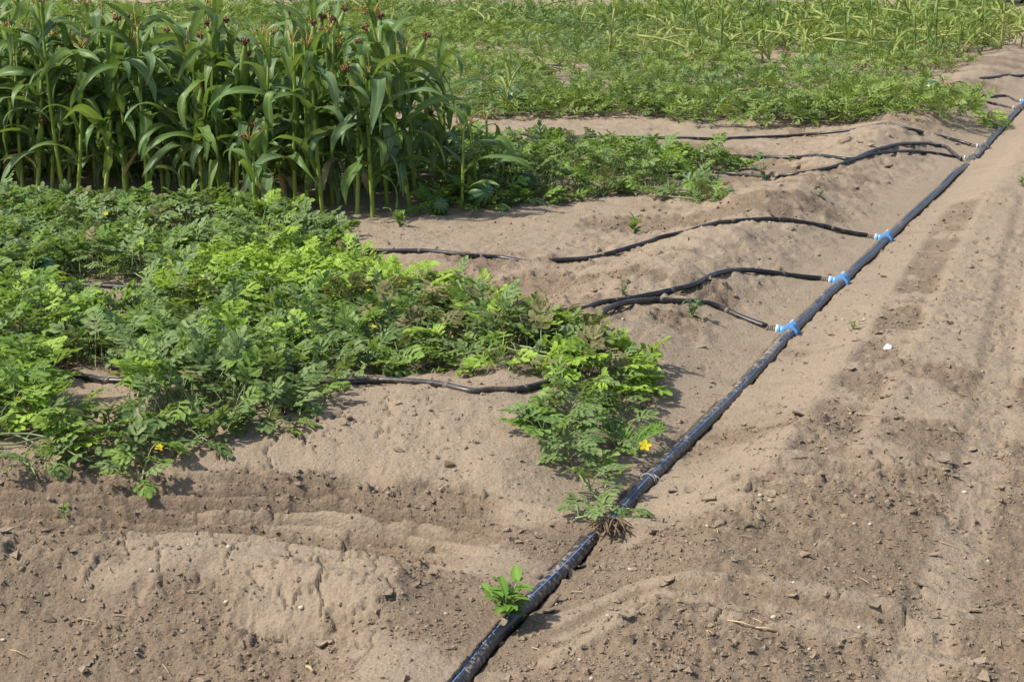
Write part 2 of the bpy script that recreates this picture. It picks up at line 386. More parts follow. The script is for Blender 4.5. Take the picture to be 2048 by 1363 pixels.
def plastic(name, c, rough=.35, dust=0.0, dustcol=(.36, .28, .20), scale=30):
    t = NT(name); P = t.objc()
    nz = t.noise(scale, 5, .7, P); n2 = t.noise(scale * .12, 3, .6, P)
    k = t.math('MULTIPLY', t.math('SMOOTHSTEP', nz, .42, .72) if False else t.ramp(t.math('ADD', t.math('MULTIPLY', nz, .6), t.math('MULTIPLY', n2, .4)), [(.5 - .25 * dust, (0, 0, 0)), (.78, (1, 1, 1))]), min(1.0, .25 + dust))
    cc = t.mix(k, c, dustcol)
    t.l(cc, t.b.inputs['Base Color'])
    t.l(t.math('ADD', t.math('MULTIPLY', k, .5), rough), t.b.inputs['Roughness'])
    return t.m
def pipe_material():
    t = NT('black_pe_pipe'); P = t.pos()
    big = t.noise(2.2, 3, .6, P); fl = t.noise(55, 4, .75, P); fine = t.noise(260, 3, .7, P)
    k = t.math('ADD', t.math('MULTIPLY', fl, .62), t.math('ADD', t.math('MULTIPLY', big, .30), t.math('MULTIPLY', fine, .18)))
    k = t.ramp(k, [(.57, (0, 0, 0)), (.63, (.85, .85, .85))])
    film = t.math('MULTIPLY', t.ramp(t.noise(7, 4, .6, P), [(.35, (0, 0, 0)), (.8, (1, 1, 1))]), .12)
    c = t.mix(film, (.013, .014, .019), (.33, .27, .20)); c = t.mix(k, c, (.36, .285, .20)); t.l(c, t.b.inputs['Base Color'])
    t.l(t.math('ADD', t.math('MULTIPLY', k, .5), .34), t.b.inputs['Roughness']); t.bump(t.math('ADD', fl, k), .3, .002); return t.m
M_PIPE = pipe_material()
M_STRIPE = plastic('blue_stripe', (.085, .20, .46), .45, .35)
M_HOSE = plastic('drip_hose_black', (.013, .012, .012), .36, .12, scale=40)
M_BLUE = plastic('blue_clamp', (.13, .37, .72), .40, .15)
M_BLUED = plastic('grey_dusty_clamp', (.16, .16, .16), .6, .5)
M_FIT = plastic('black_fitting', (.022, .022, .022), .45, .5)
M_WHITE = plastic('white_plastic', (.80, .79, .76), .5, .12)
M_STEEL = plastic('zinc_bolt', (.5, .5, .5), .4, .4)
M_PEBBLE = soil_material('pale_pebble', 1.0)
tp = NT('pebble_stone'); tp.l(tp.ramp(tp.orand(), [(0, (.34, .26, .17)), (.5, (.46, .40, .31)), (1, (.52, .41, .26))]), tp.b.inputs['Base Color']); tp.b.inputs['Roughness'].default_value = .8; M_PEBBLE = tp.m

# ------------------------------------------------------------------ ground: one sheet, finest where it is near
def make_ground():
    X, Y, z, c = GRID['X'], GRID['Y'], GRID['z'].ravel(), GRID['c'].ravel(); shp = X.shape
    V = np.stack([X.ravel(), Y.ravel(), z], -1)
    nr, nc = shp; i = np.arange(nr - 1)[:, None] * nc; j = np.arange(nc - 1)[None, :]
    Q = np.stack([i + j, i + j + 1, i + nc + j + 1, i + nc + j], -1).reshape(-1, 4)
    me = mesh_np('ground', V, Q, M_SOIL, {'crust': c})
    o = obj('ground', me); tag(o, kind='structure', label='dry brown cracked field soil with furrow and tyre marks'); return o
ground = make_ground()

# ------------------------------------------------------------------ clods, flakes, crumbs, pebbles
def ico():
    p = (1 + 5 ** .5) / 2
    V = np.array([[-1, p, 0], [1, p, 0], [-1, -p, 0], [1, -p, 0], [0, -1, p], [0, 1, p], [0, -1, -p], [0, 1, -p], [p, 0, -1], [p, 0, 1], [-p, 0, -1], [-p, 0, 1]], float)
    V /= np.linalg.norm(V[0])
    F = np.array([[0, 11, 5], [0, 5, 1], [0, 1, 7], [0, 7, 10], [0, 10, 11], [1, 5, 9], [5, 11, 4], [11, 10, 2], [10, 7, 6], [7, 1, 8], [3, 9, 4], [3, 4, 2], [3, 2, 6], [3, 6, 8], [3, 8, 9], [4, 9, 5], [2, 4, 11], [6, 2, 10], [8, 6, 7], [9, 8, 1]])
    return V, F
def subdiv(V, F):
    V = list(map(tuple, V)); mid = {}; out = []
    def m(a, b):
        k = (min(a, b), max(a, b))
        if k not in mid:
            q = (np.array(V[a]) + np.array(V[b])) / 2; q /= np.linalg.norm(q); mid[k] = len(V); V.append(tuple(q))
        return mid[k]
    for a, b, c in F:
        x, y, z = m(a, b), m(b, c), m(c, a); out += [[a, x, z], [x, b, y], [z, y, c], [x, y, z]]
    return np.array(V), np.array(out)
def clod_mesh(seed, flat, mat):
    r = np.random.RandomState(seed); V, F = ico(); V, F = subdiv(V, F); V = V * (1 + .5 * (vnoise(V[:, 0] * 1.7 + seed, V[:, 1] * 1.7 + V[:, 2] * 1.3, seed) - .5) + r.uniform(-.12, .12, len(V)))[:, None] * np.array([1, r.uniform(.6, .95), flat])
    return mesh_np('soil_clod', V, F, mat, smooth=False)
def flake_mesh(seed):
    r = np.random.RandomState(seed); n = 7; a = np.sort(r.uniform(0, 2 * math.pi, n) * .35 + np.linspace(0, 2 * math.pi, n, endpoint=False))
    rr = r.uniform(.6, 1.1, n); x = np.cos(a) * rr; y = np.sin(a) * rr * .75; bend = .16 * (x * x) + .05 * r.uniform(-1, 1, n)
    th = .16; top = np.stack([x, y, bend + th], -1); bot = np.stack([x * .93, y * .93, bend], -1)
    V = np.concatenate([top, bot, [[0, 0, th * .9]], [[0, 0, -.02]]]); F = []
    for i in range(n):
        j = (i + 1) % n; F += [[2 * n, i, j], [2 * n + 1, n + j, n + i], [i, n + i, n + j], [i, n + j, j]]
    return mesh_np('soil_flake', V, np.array(F), M_FLAKE, smooth=False)
CLODS = [clod_mesh(100 + i, .55 if i % 2 else .75, M_CLOD if i % 3 else M_LOOSE) for i in range(8)]
FLAKES = [flake_mesh(200 + i) for i in range(8)]
PEBS = []
for i in range(4):
    r = np.random.RandomState(300 + i); V, F = ico(); V = V * (1 + r.uniform(-.15, .15, (12, 1))) * np.array([1, .75, .55]); PEBS.append(mesh_np('pebble', V, F, M_PEBBLE))

def scatter_ground():
    r = np.random.RandomState(11)
    def cand(n, ymax=11.0):
        px = r.uniform(-150, 2200, n); py = r.uniform(330, 1420, n) ** 1.0
        P = plane_hit(px, py).T
        return P[(P[:, 1] < ymax)]
    # flakes at crust edges, clods on loose ground
    P = cand(9000); z, c = terrain(P[:, 0], P[:, 1]); u, v = uv(P[:, 0], P[:, 1])
    lump = fbm(P[:, 0] * 3.1, P[:, 1] * 3.1, 3, 77)
    ok = np.abs(v) > .05
    e = np.where(ok & (c > .05) & (c < .95))[0][:150]
    for k, i in enumerate(e):
        s = .017 * math.exp(r.normal(0, .42))
        obj('soil_flake', FLAKES[k % 8], ground, (P[i, 0], P[i, 1], z[i] + .001), (r.uniform(-.3, .3), r.uniform(-.3, .3), r.uniform(0, 6.3)), s)
    q = np.where(ok & (c < .3) & (lump > .47))[0][:180]
    for k, i in enumerate(q):
        s = .008 * math.exp(r.normal(0, .45))
        obj('soil_clod', CLODS[k % 8], ground, (P[i, 0], P[i, 1], z[i] - s * .05), (r.uniform(-.5, .5), r.uniform(-.5, .5), r.uniform(0, 6.3)), s)
    for k in range(120):
        p = cand(1, 14)
        if not len(p): continue
        s = r.uniform(.004, .011); obj('pebble', PEBS[k % 4], ground, (p[0, 0], p[0, 1], float(H(p[0, 0], p[0, 1])[0]) + s * .2), (0, 0, r.uniform(0, 6)), s)
    Pb = np.stack(xy(r.uniform(2.8, 10.5, 110), r.uniform(.2, 1.5, 110)), -1); zb = H(Pb[:, 0], Pb[:, 1])
    for k in range(len(Pb)):
        s = .022 * math.exp(r.normal(0, .45)); obj('soil_flake' if k % 2 else 'soil_clod', (FLAKES if k % 2 else CLODS)[k % 8], ground, (Pb[k, 0], Pb[k, 1], zb[k] - s * .05), (r.uniform(-.4, .4), r.uniform(-.4, .4), r.uniform(0, 6.3)), s * (1 if k % 2 else .7))
    for px, py, s, rx in ((1112, 1205, .030, .9), (1140, 1150, .034, .8), (1160, 1135, .028, .5), (1362, 900, .032, 1.0), (985, 1300, .035, .2), (1000, 1270, .028, .2), (955, 1345, .03, .25), (1095, 1225, .022, .3), (1420, 1000, .03, .2), (1380, 985, .034, .15), (1345, 985, .026, .3)):
        g = G(px, py); obj('soil_flake', FLAKES[(px + py) % 8], ground, g + [0, 0, .002], (rx, .2, px * .1), s)
    # uncountable crumbs: one mesh
    P = cand(60000, 10); z, c = terrain(P[:, 0], P[:, 1]); u, v = uv(P[:, 0], P[:, 1])
    lump = fbm(P[:, 0] * 3.1, P[:, 1] * 3.1, 3, 77)
    keep = (np.abs(v) > .04) & (r.rand(len(P)) < np.clip((1 - c) * (.25 + 2.2 * np.clip(lump - .35, 0, 1)) + .16, 0, 1))
    P = P[keep]; z = z[keep]; n = len(P)
    O = np.array([[1, 0, 0], [-1, 0, 0], [0, 1, 0], [0, -1, 0], [0, 0, 1], [0, 0, -1]], float)
    OF = np.array([[0, 2, 4], [2, 1, 4], [1, 3, 4], [3, 0, 4], [2, 0, 5], [1, 2, 5], [3, 1, 5], [0, 3, 5]])
    s = .0023 * np.exp(r.normal(0, .5, n)) * (1 + P[:, 1] * .12)
    V = O[None] * (s[:, None, None] * r.uniform(.55, 1.35, (n, 6, 1))) + r.normal(0, .25, (n, 6, 3)) * s[:, None, None]
    V[:, :, 2] *= .7
    a = r.uniform(0, 6.3, n); ca, sa = np.cos(a)[:, None], np.sin(a)[:, None]
    V = np.stack([V[..., 0] * ca - V[..., 1] * sa, V[..., 0] * sa + V[..., 1] * ca, V[..., 2]], -1)
    V += np.stack([P[:, 0], P[:, 1], z + s * .25], -1)[:, None, :]
    F = (OF[None] + (np.arange(n) * 6)[:, None, None]).reshape(-1, 3)
    Q = cand(150, 12); zq = H(Q[:, 0], Q[:, 1]); lit = Acc()
    for k in range(len(Q)):
        a = r.uniform(0, 6.3); ln = r.uniform(.008, .03); d = np.array([math.cos(a), math.sin(a), r.uniform(-.1, .2)]) * ln; c0 = np.array([Q[k, 0], Q[k, 1], zq[k] + .003])
        V_, F_ = tube(np.array([c0 - d, c0 + [0, 0, .002], c0 + d]), r.uniform(.0008, .0018), 4, False); lit.add(V_, F_, r.rand())
    o = obj('plant_litter', lit.mesh('plant_litter', M_STRAW), ground); o['kind'] = 'stuff'
    o = obj('soil_crumbs', mesh_np('soil_crumbs', V.reshape(-1, 3), F, M_LOOSE, smooth=False), ground); o['kind'] = 'stuff'
scatter_ground()

# ------------------------------------------------------------------ main pipe, clamps, hoses
def make_pipe():
    us = np.concatenate([np.arange(-1.4, 14.5, .04), np.arange(14.5, 34, .5)])
    x, y = xy(us, .003 * np.sin(us * 3.1) + .002 * np.sin(us * 7.7)); z = pipe_z(us) + .001 * np.sin(us * 9)
    P = np.stack([x, y, z], -1)
    root = empty('main_pipe', P[0]); off = P[0]
    V, F = tube(P - off, PR, 20); o = obj('pipe_wall', mesh_np('pipe_wall', V, F, M_PIPE), root)
    T = np.gradient(P, axis=0); T /= np.linalg.norm(T, axis=1)[:, None]; S = np.cross(T, [0, 0, 1.0]); S /= np.linalg.norm(S, axis=1)[:, None]
    N = np.cross(S, T); V = []
    a0 = np.interp(us, [0, 1, 3, 6], [.16, .34, .62, .66]) + .04 * np.sin(us * 2.1)
    for da in (-.055, 0, .055):
        a = a0 + da
        V.append(P - off + (PR + .0007) * (N * np.cos(a)[:, None] + S * np.sin(a)[:, None]))
    V = np.stack(V, 1).reshape(-1, 3); n = len(us); i = np.arange(n - 1)[:, None] * 3; j = np.arange(2)[None, :]
    Q = np.stack([i + j, i + j + 1, i + 3 + j + 1, i + 3 + j], -1).reshape(-1, 4)
    obj('blue_stripe', mesh_np('blue_stripe', V, Q, M_STRIPE), root)
    # wire twisted round the pipe
    k = np.argmin(abs(us - 1.52)); c = P[k] - off; a = np.linspace(0, 2 * math.pi * 1.15, 30)
    W = c + (PR + .002) * (np.cos(a)[:, None] * S[k] + np.sin(a)[:, None] * N[k]) + np.linspace(-.008, .01, 30)[:, None] * T[k]
    W = np.concatenate([W, [W[-1] + .03 * S[k] - .018 * N[k]]])
    V, F = tube(W, .0014, 5); obj('wire_tie', mesh_np('wire_tie', V, F, M_STEEL), root)
    tag(root, 'long black irrigation main pipe with blue stripe half buried along the field', 'pipe')
make_pipe()
PANG = math.atan2(UD[1], UD[0]) - math.pi / 2

def ring_seg(acc, r0, r1, L, a0, a1, n=16, y0=0.0):
    """part of a ring about the Y axis"""
    an = np.linspace(a0, a1, n); V = []
    for rr, yy in ((r1, -L / 2), (r1, L / 2), (r0, L / 2), (r0, -L / 2)):
        V.append(np.stack([np.cos(an) * rr, np.full(n, yy + y0), np.sin(an) * rr], -1))
    V = np.concatenate(V); Q = []
    for i in range(n - 1):
        for k in range(4):
            k2 = (k + 1) % 4; Q.append([k * n + i, k * n + i + 1, k2 * n + i + 1, k2 * n + i])
    Q += [[0, n, 2 * n, 3 * n], [n - 1, 4 * n - 1, 3 * n - 1, 2 * n - 1]]
    acc.add(V, np.array(Q))
def cyl_x(acc, x0, x1, r0, r1, sides=14, z=0.0, y=0.0):
    V, F = tube(np.array([[x0, y, z], [(x0 + x1) / 2, y, z], [x1, y, z]]), [r0, (r0 + r1) / 2, r1], sides); acc.add(V, F)
def make_clamp(mat, fit):
    """parts of one saddle clamp; pipe axis along Y, outlet towards -X"""
    out = []
    a = Acc(); ring_seg(a, PR + .0005, PR + .008, .052, math.radians(-20), math.radians(200), 22)
    for yy in (-.021, .021): ring_seg(a, PR + .0075, PR + .0125, .006, math.radians(-18), math.radians(198), 22, yy)
    out.append(('upper_half', a.mesh('upper_half', mat, smooth=False)))
    a = Acc(); ring_seg(a, PR + .0005, PR + .006, .044, math.radians(203), math.radians(337), 16)
    out.append(('lower_half', a.mesh('lower_half', mat, smooth=False)))
    a = Acc()
    a.box((.006, 0, PR + .011), (.026, .05, .012)); a.box((.006, .017, PR + .019), (.018, .014, .010)); a.box((.006, -.017, PR + .019), (.018, .014, .010)); a.box((.017, 0, PR + .007), (.006, .036, .018))
    out.append(('top_flange', a.mesh('top_flange', mat, smooth=False)))
    for yy in (-.017, .017):
        a = Acc(); V, F = tube(np.array([[.006, yy, PR + .024], [.006, yy, PR + .028], [.006, yy, PR + .030]]), [.006, .006, .005], 6); a.add(V, F)
        out.append(('bolt', a.mesh('bolt', M_STEEL, smooth=False)))
    a = Acc(); cyl_x(a, -PR + .006, -PR - .022, .022, .0185, 16, .006); cyl_x(a, -PR - .020, -PR - .030, .0215, .0215, 16, .006)
    for k in range(4):
        an = k * math.pi / 2 + .4; a.box((-PR - .012, math.cos(an) * .019, .006 + math.sin(an) * .019), (.024, .005, .005))
    out.append(('outlet', a.mesh('outlet', mat)))
    a = Acc(); cyl_x(a, -PR - .0295, -PR - .036, .0225, .0225, 16, .006); out.append(('outlet_ring', a.mesh('outlet_ring', M_WHITE)))
    a = Acc(); cyl_x(a, -PR - .035, -PR - .050, .0185, .0175, 8, .006); cyl_x(a, -PR - .049, -PR - .085, .0145, .0125, 12, .006)
    for k in range(3): cyl_x(a, -PR - .053 - k * .009, -PR - .059 - k * .009, .0165, .0145, 12, .006)
    out.append(('connector', a.mesh('connector', fit)))
    return out
CL_BLUE = make_clamp(M_BLUE, M_FIT); CL_GREY = make_clamp(M_BLUED, M_FIT)
def place_clamp(u, parts, label, rot=0.0, group='pipe clamps'):
    x, y = xy(np.array([u]), np.array([0.0])); r = empty('pipe_clamp', (x[0], y[0], float(pipe_z(u))), PANG + rot)
    for n, me in parts: obj(n, me, r)
    tag(r, label, 'pipe clamp', group); return np.array([x[0], y[0], float(pipe_z(u))])
def clamp_u(px, py): p = plane_hit(px, py); return float(uv(p[0], p[1])[0])
CU = [3.60, 4.67, 5.93]
place_clamp(CU[0], CL_BLUE, 'bright blue pipe clamp feeding the hose that curls through the trailing melon leaves')
place_clamp(CU[1], CL_BLUE, 'bright blue pipe clamp with a muddy connector, between two other blue clamps')
place_clamp(CU[2], CL_BLUE, 'blue pipe clamp feeding the hose that runs to the foot of the corn block')
place_clamp(9.45, CL_GREY, 'dusty grey pipe clamp with its hose on dug soil, by the half buried pipe joint')
place_clamp(10.18, CL_GREY, 'dusty grey pipe clamp feeding the straight hose in front of the far melon beds')
place_clamp(13.15, CL_GREY, 'dusty grey pipe clamp next to the blue clamp beside the far melon beds')
place_clamp(13.85, CL_BLUE, 'blue pipe clamp next to a dusty grey clamp beside the far melon beds')
def outlet_end(u):
    x, y = xy(np.array([u]), np.array([PR + .08])); return np.array([x[0], y[0], float(pipe_z(u)) + .006])

HR = .0122
def make_hose(label, pts, u_clamp=None, emit=.33, lift=.0):
    """pts: (px, py[, height above the soil])"""
    P = []
    if u_clamp is not None:
        a = outlet_end(u_clamp); P += [a - .03 * np.array([-UN[0], -UN[1], 0]) * -1 * 0 + 0, ]
    for q in pts:
        dz = q[2] if len(q) > 2 else None
        g = G(q[0], q[1], HR if dz is None else max(dz, 0)); zs = float(H(g[0], g[1])[0])
        P.append(np.array([g[0], g[1], zs + (HR * .7 + lift if dz is None else dz)]))
    C = catmull(np.array(P), .02)
    if not any(len(q) > 2 and q[2] < .01 for q in pts): C[8:, 2] = np.maximum(C[8:, 2], H(C[8:, 0], C[8:, 1]) + HR * .8)
    else:
        near = np.min(np.stack([np.hypot(C[:, 0] - p[0], C[:, 1] - p[1]) for p, q in zip(P[-len(pts):], pts) if len(q) > 2 and q[2] < .01]), 0); C[:, 2] = np.where((near > .22) & (np.arange(len(C)) > 8), np.maximum(C[:, 2], H(C[:, 0], C[:, 1]) + HR * .8), C[:, 2])
    k = np.ones(17) / 17; zz = np.convolve(np.pad(C[:, 2], 8, 'edge'), k, 'valid'); C[:, 2] = zz
    root = empty('drip_hose', C[0]); off = C[0].copy()
    V, F = tube(C - off, HR, 10); obj('hose_wall', mesh_np('hose_wall', V, F, M_HOSE), root)
    L = np.concatenate([[0], np.cumsum(np.linalg.norm(np.diff(C, axis=0), axis=1))])
    for d in np.arange(.18, L[-1], emit):
        i = int(np.searchsorted(L, d))
        if i + 2 >= len(C): break
        V, F = tube(C[i:i + 2] - off + np.array([0, 0, .0]), HR * 1.07, 10)
        obj('emitter', mesh_np('emitter', V, F, M_FIT), root)
    tag(root, label, 'hose', 'drip hoses'); return root
make_hose('black drip hose rising from the ground, curling through the edge of the leafy melon bed', [(1430, 610), (1360, 600), (1300, 599), (1240, 609), (1205, 628), (1185, 655), (1172, 695), (1155, 728), (1130, 748), (1090, 766), (1030, 779), (985, 784, .001), (940, 783), (860, 771), (760, 766), (690, 766), (500, 767), (240, 765), (180, 758), (100, 746), (0, 740), (-150, 733)], CU[0])
make_hose('black drip hose ending bare soil at the leafy bed, from the middle blue clamp', [(1545, 545), (1480, 540), (1430, 548), (1390, 566), (1340, 581), (1270, 594), (1200, 611), (1150, 625), (1000, 640), (700, 620), (400, 590), (300, 578), (80, 571), (-150, 562)], CU[1])
make_hose('long black drip hose arching over bare soil towards the foot of the corn block', [(1650, 452), (1600, 441), (1560, 437), (1500, 438), (1440, 448), (1380, 464), (1320, 481), (1260, 496), (1190, 513), (1120, 521), (1060, 521, .002), (1025, 518, -.02), (990, 514, .002), (930, 508), (850, 503), (740, 500), (600, 492), (370, 482), (200, 475)], CU[2])
make_hose('black drip hose looping high over a dug mound beside the half buried joint', [(1922, 318, .02), (1895, 297), (1870, 289), (1830, 286), (1790, 289), (1740, 303), (1700, 322), (1650, 340), (1600, 350), (1540, 353), (1470, 350), (1330, 344), (1200, 340)])
make_hose('black drip hose crossing under the looping hose on bare soil', [(1900, 312), (1850, 303), (1790, 303), (1740, 310), (1690, 318), (1600, 316), (1490, 312), (1300, 308), (1100, 304)], 9.45)
make_hose('straight black drip hose lying on the bare strip in front of the far melon beds', [(1920, 283), (1885, 272), (1850, 262, -.02), (1815, 256), (1700, 263), (1600, 270), (1500, 275), (1430, 278), (1300, 276), (1000, 268), (900, 266)], 10.18)
make_hose('thin black hose from the far blue clamp disappearing into dense melon leaves', [(2010, 191), (1970, 192), (1930, 188), (1800, 188)], 13.85)
make_hose('thin black hose from the grey clamp by the far beds, ending under leaves', [(1990, 208), (1950, 200), (1900, 201), (1800, 203)], 13.15)
make_hose('black hose showing in a gap inside the first far melon bed', [(1180, 208), (1300, 209), (1390, 210), (1500, 212), (1620, 214), (1750, 216)])
make_hose('black hose beside a burst melon in the far melon bed', [(1380, 120), (1470, 122), (1560, 125), (1650, 128)])
make_hose('black hose on the bare headland past the far melon beds', [(1960, 156), (2048, 150), (2150, 143)])
make_hose('black hose at the bare gap deep among the far melon leaves', [(1030, 131), (1090, 130), (1150, 132)])

# ------------------------------------------------------------------ leaf shapes
def melon_leaf(r, hi=True):
    """deeply lobed blade, base at the origin, tip towards +Y, unit length"""
    V = []; F = []; A = []
    def strip(p0, ang, L, w, ns, prof, curve):
        b = len(V)
        d = np.array([math.sin(ang), math.cos(ang)])
        for k in range(ns + 1):
            t = k / ns; a = ang * (1 - curve * t); dd = np.array([math.sin(a), math.cos(a)]); nn = np.array([dd[1], -dd[0]])
            c = np.array(p0) + dd * L * t; hw = w * np.interp(t, [0, .25, .5, .75, .92, 1], prof)
            for s in (-1, 0, 1):
                q = c + nn * hw * s
                z = -.10 * (L * t) ** 2 * 2 + (.30 * hw if s else 0) + r.normal(0, .012) * t
                V.append([q[0], q[1], z]); A.append(1.0 if s == 0 else 0.0)
        for k in range(ns):
            for m in (0, 1):
                i = b + k * 3 + m; F.append([i, i + 1, i + 4, i + 3])
    ns = 5 if hi else 2
    P1 = [.30, .55, .62, 1.0, .85, .12]; P2 = [.5, .75, .9, 1.0, .6, .1]
    j = lambda s: r.normal(0, s)
    strip((0, 0), 0.0, .70, .055, 3 if hi else 1, [.4, .7, .9, 1, 1, 1], 0)
    for s in (-1, 1):
        strip((0, .10 + j(.02)), s * (1.75 + j(.12)), .28 + j(.03), .068, ns, P2, .1)
        strip((0, .26 + j(.02)), s * (1.15 + j(.1)), .48 + j(.05), .106, ns, P1, .25)
        strip((0, .50 + j(.02)), s * (.95 + j(.1)), .38 + j(.04), .096, ns, P1, .3)
        if hi:
            strip((s * .20, .36), s * (.55 + j(.1)), .16, .06, 2, P2, .1); strip((s * .19, .30), s * (1.75 + j(.1)), .15, .055, 2, P2, .1)
            strip((0, .70), s * (.8 + j(.1)), .22 + j(.03), .075, 3, P2, .2)
    strip((0, .66), j(.08), .37 + j(.03), .122, ns, [.4, .6, .8, 1.0, .75, .1], 0)
    V = np.array(V); x, y = V[:, 0], V[:, 1]
    cup = r.uniform(-.05, .35); dr = r.uniform(.05, .45)
    V[:, 2] += cup * np.abs(x) - dr * (y ** 2) * .5 + .03 * np.sin(x * 9 + r.uniform(0, 6)) + .03 * np.sin(y * 8 + r.uniform(0, 6))
    return V, quads_to_tris(np.array(F)), np.array(A)
LEAF_HI = [melon_leaf(np.random.RandomState(400 + i)) for i in range(10)]
LEAF_LO = [melon_leaf(np.random.RandomState(500 + i), False) for i in range(8)]
def leaf_meshes(name, protos, mat): return [mesh_np(name, V, F, mat, {'rib': A, 'rnd': np.zeros(len(V))}) for V, F, A in protos]
LM = {k: leaf_meshes('leaf', LEAF_HI, m) for k, m in (('mature', M_MATURE), ('green', M_GREEN), ('young', M_YOUNG), ('olive', M_OLIVE))}
def rot_ypr(az, pitch, roll):
    """leaf axis +Y raised by pitch, rolled about itself, turned to azimuth az (from +X)"""
    return Matrix.Rotation(az - math.pi / 2, 4, 'Z') @ Matrix.Rotation(pitch, 4, 'X') @ Matrix.Rotation(roll, 4, 'Y')
def merged(name, protos, mats4, mat, r):
    Vs, Fs, As, Rs = [], [], [], []; n = 0
    for M in mats4:
        V, F, A = protos[r.randint(len(protos))]; m = np.array(M)
        Vs.append(V @ m[:3, :3].T + m[:3, 3]); Fs.append(F + n); As.append(A); Rs.append(np.full(len(V), r.rand())); n += len(V)
    return mesh_np(name, np.concatenate(Vs), np.concatenate(Fs), mat, {'rib': np.concatenate(As), 'rnd': np.concatenate(Rs)})
def flower_mesh():
    a = Acc()
    for k in range(5):
        an = k * 2 * math.pi / 5; c, s = math.cos(an), math.sin(an)
        pts = [(0, 0, 0), (.5, -.34, .18), (1, -.2, .22), (1.05, .2, .2), (.5, .34, .18), (.55, 0, .1)]
        V = np.array([[p[0] * c - p[1] * s, p[0] * s + p[1] * c, p[2]] for p in pts]); a.add(V, np.array([[0, 1, 5], [1, 2, 5], [2, 3, 5], [3, 4, 5], [4, 0, 5]]))
    V, F = tube(np.array([[0, 0, -.5], [0, 0, -.1], [0, 0, .12]]), [.08, .16, .1], 6); a.add(V, F)
    me = a.mesh('flower', M_PETAL); return me
FLOWER = flower_mesh()

def in_poly(x, y, P):
    c = np.zeros(x.shape, bool); n = len(P)
    for i in range(n):
        x0, y0 = P[i]; x1, y1 = P[(i + 1) % n]
        k = ((y0 > y) != (y1 > y)) & (x < (x1 - x0) * (y - y0) / (y1 - y0 + 1e-12) + x0); c ^= k
    return c
def edge_dist(x, y, P):
    Q = np.concatenate([P, P[:1]]); return poly_dist(x, y, Q)[0]
def sample_poly(P, n, r, holes=()):
    lo, hi = P.min(0), P.max(0); out = np.zeros((0, 2))
    while len(out) < n:
        q = r.uniform(lo, hi, (n * 2, 2)); k = in_poly(q[:, 0], q[:, 1], P)
        for hp in holes: k &= ~in_poly(q[:, 0], q[:, 1], hp)
        out = np.concatenate([out, q[k]])
    return out[:n]
def centres(P, n, r, holes=()):
    c = sample_poly(P, 1, r, holes)
    for _ in range(n - 1):
        q = sample_poly(P, 40, r, holes); d = np.min(np.hypot(q[:, None, 0] - c[None, :, 0], q[:, None, 1] - c[None, :, 1]), 1); c = np.concatenate([c, q[[np.argmax(d)]]])
    return c
def wpoly(px): return np.array([G(a, b)[:2] for a, b in px])

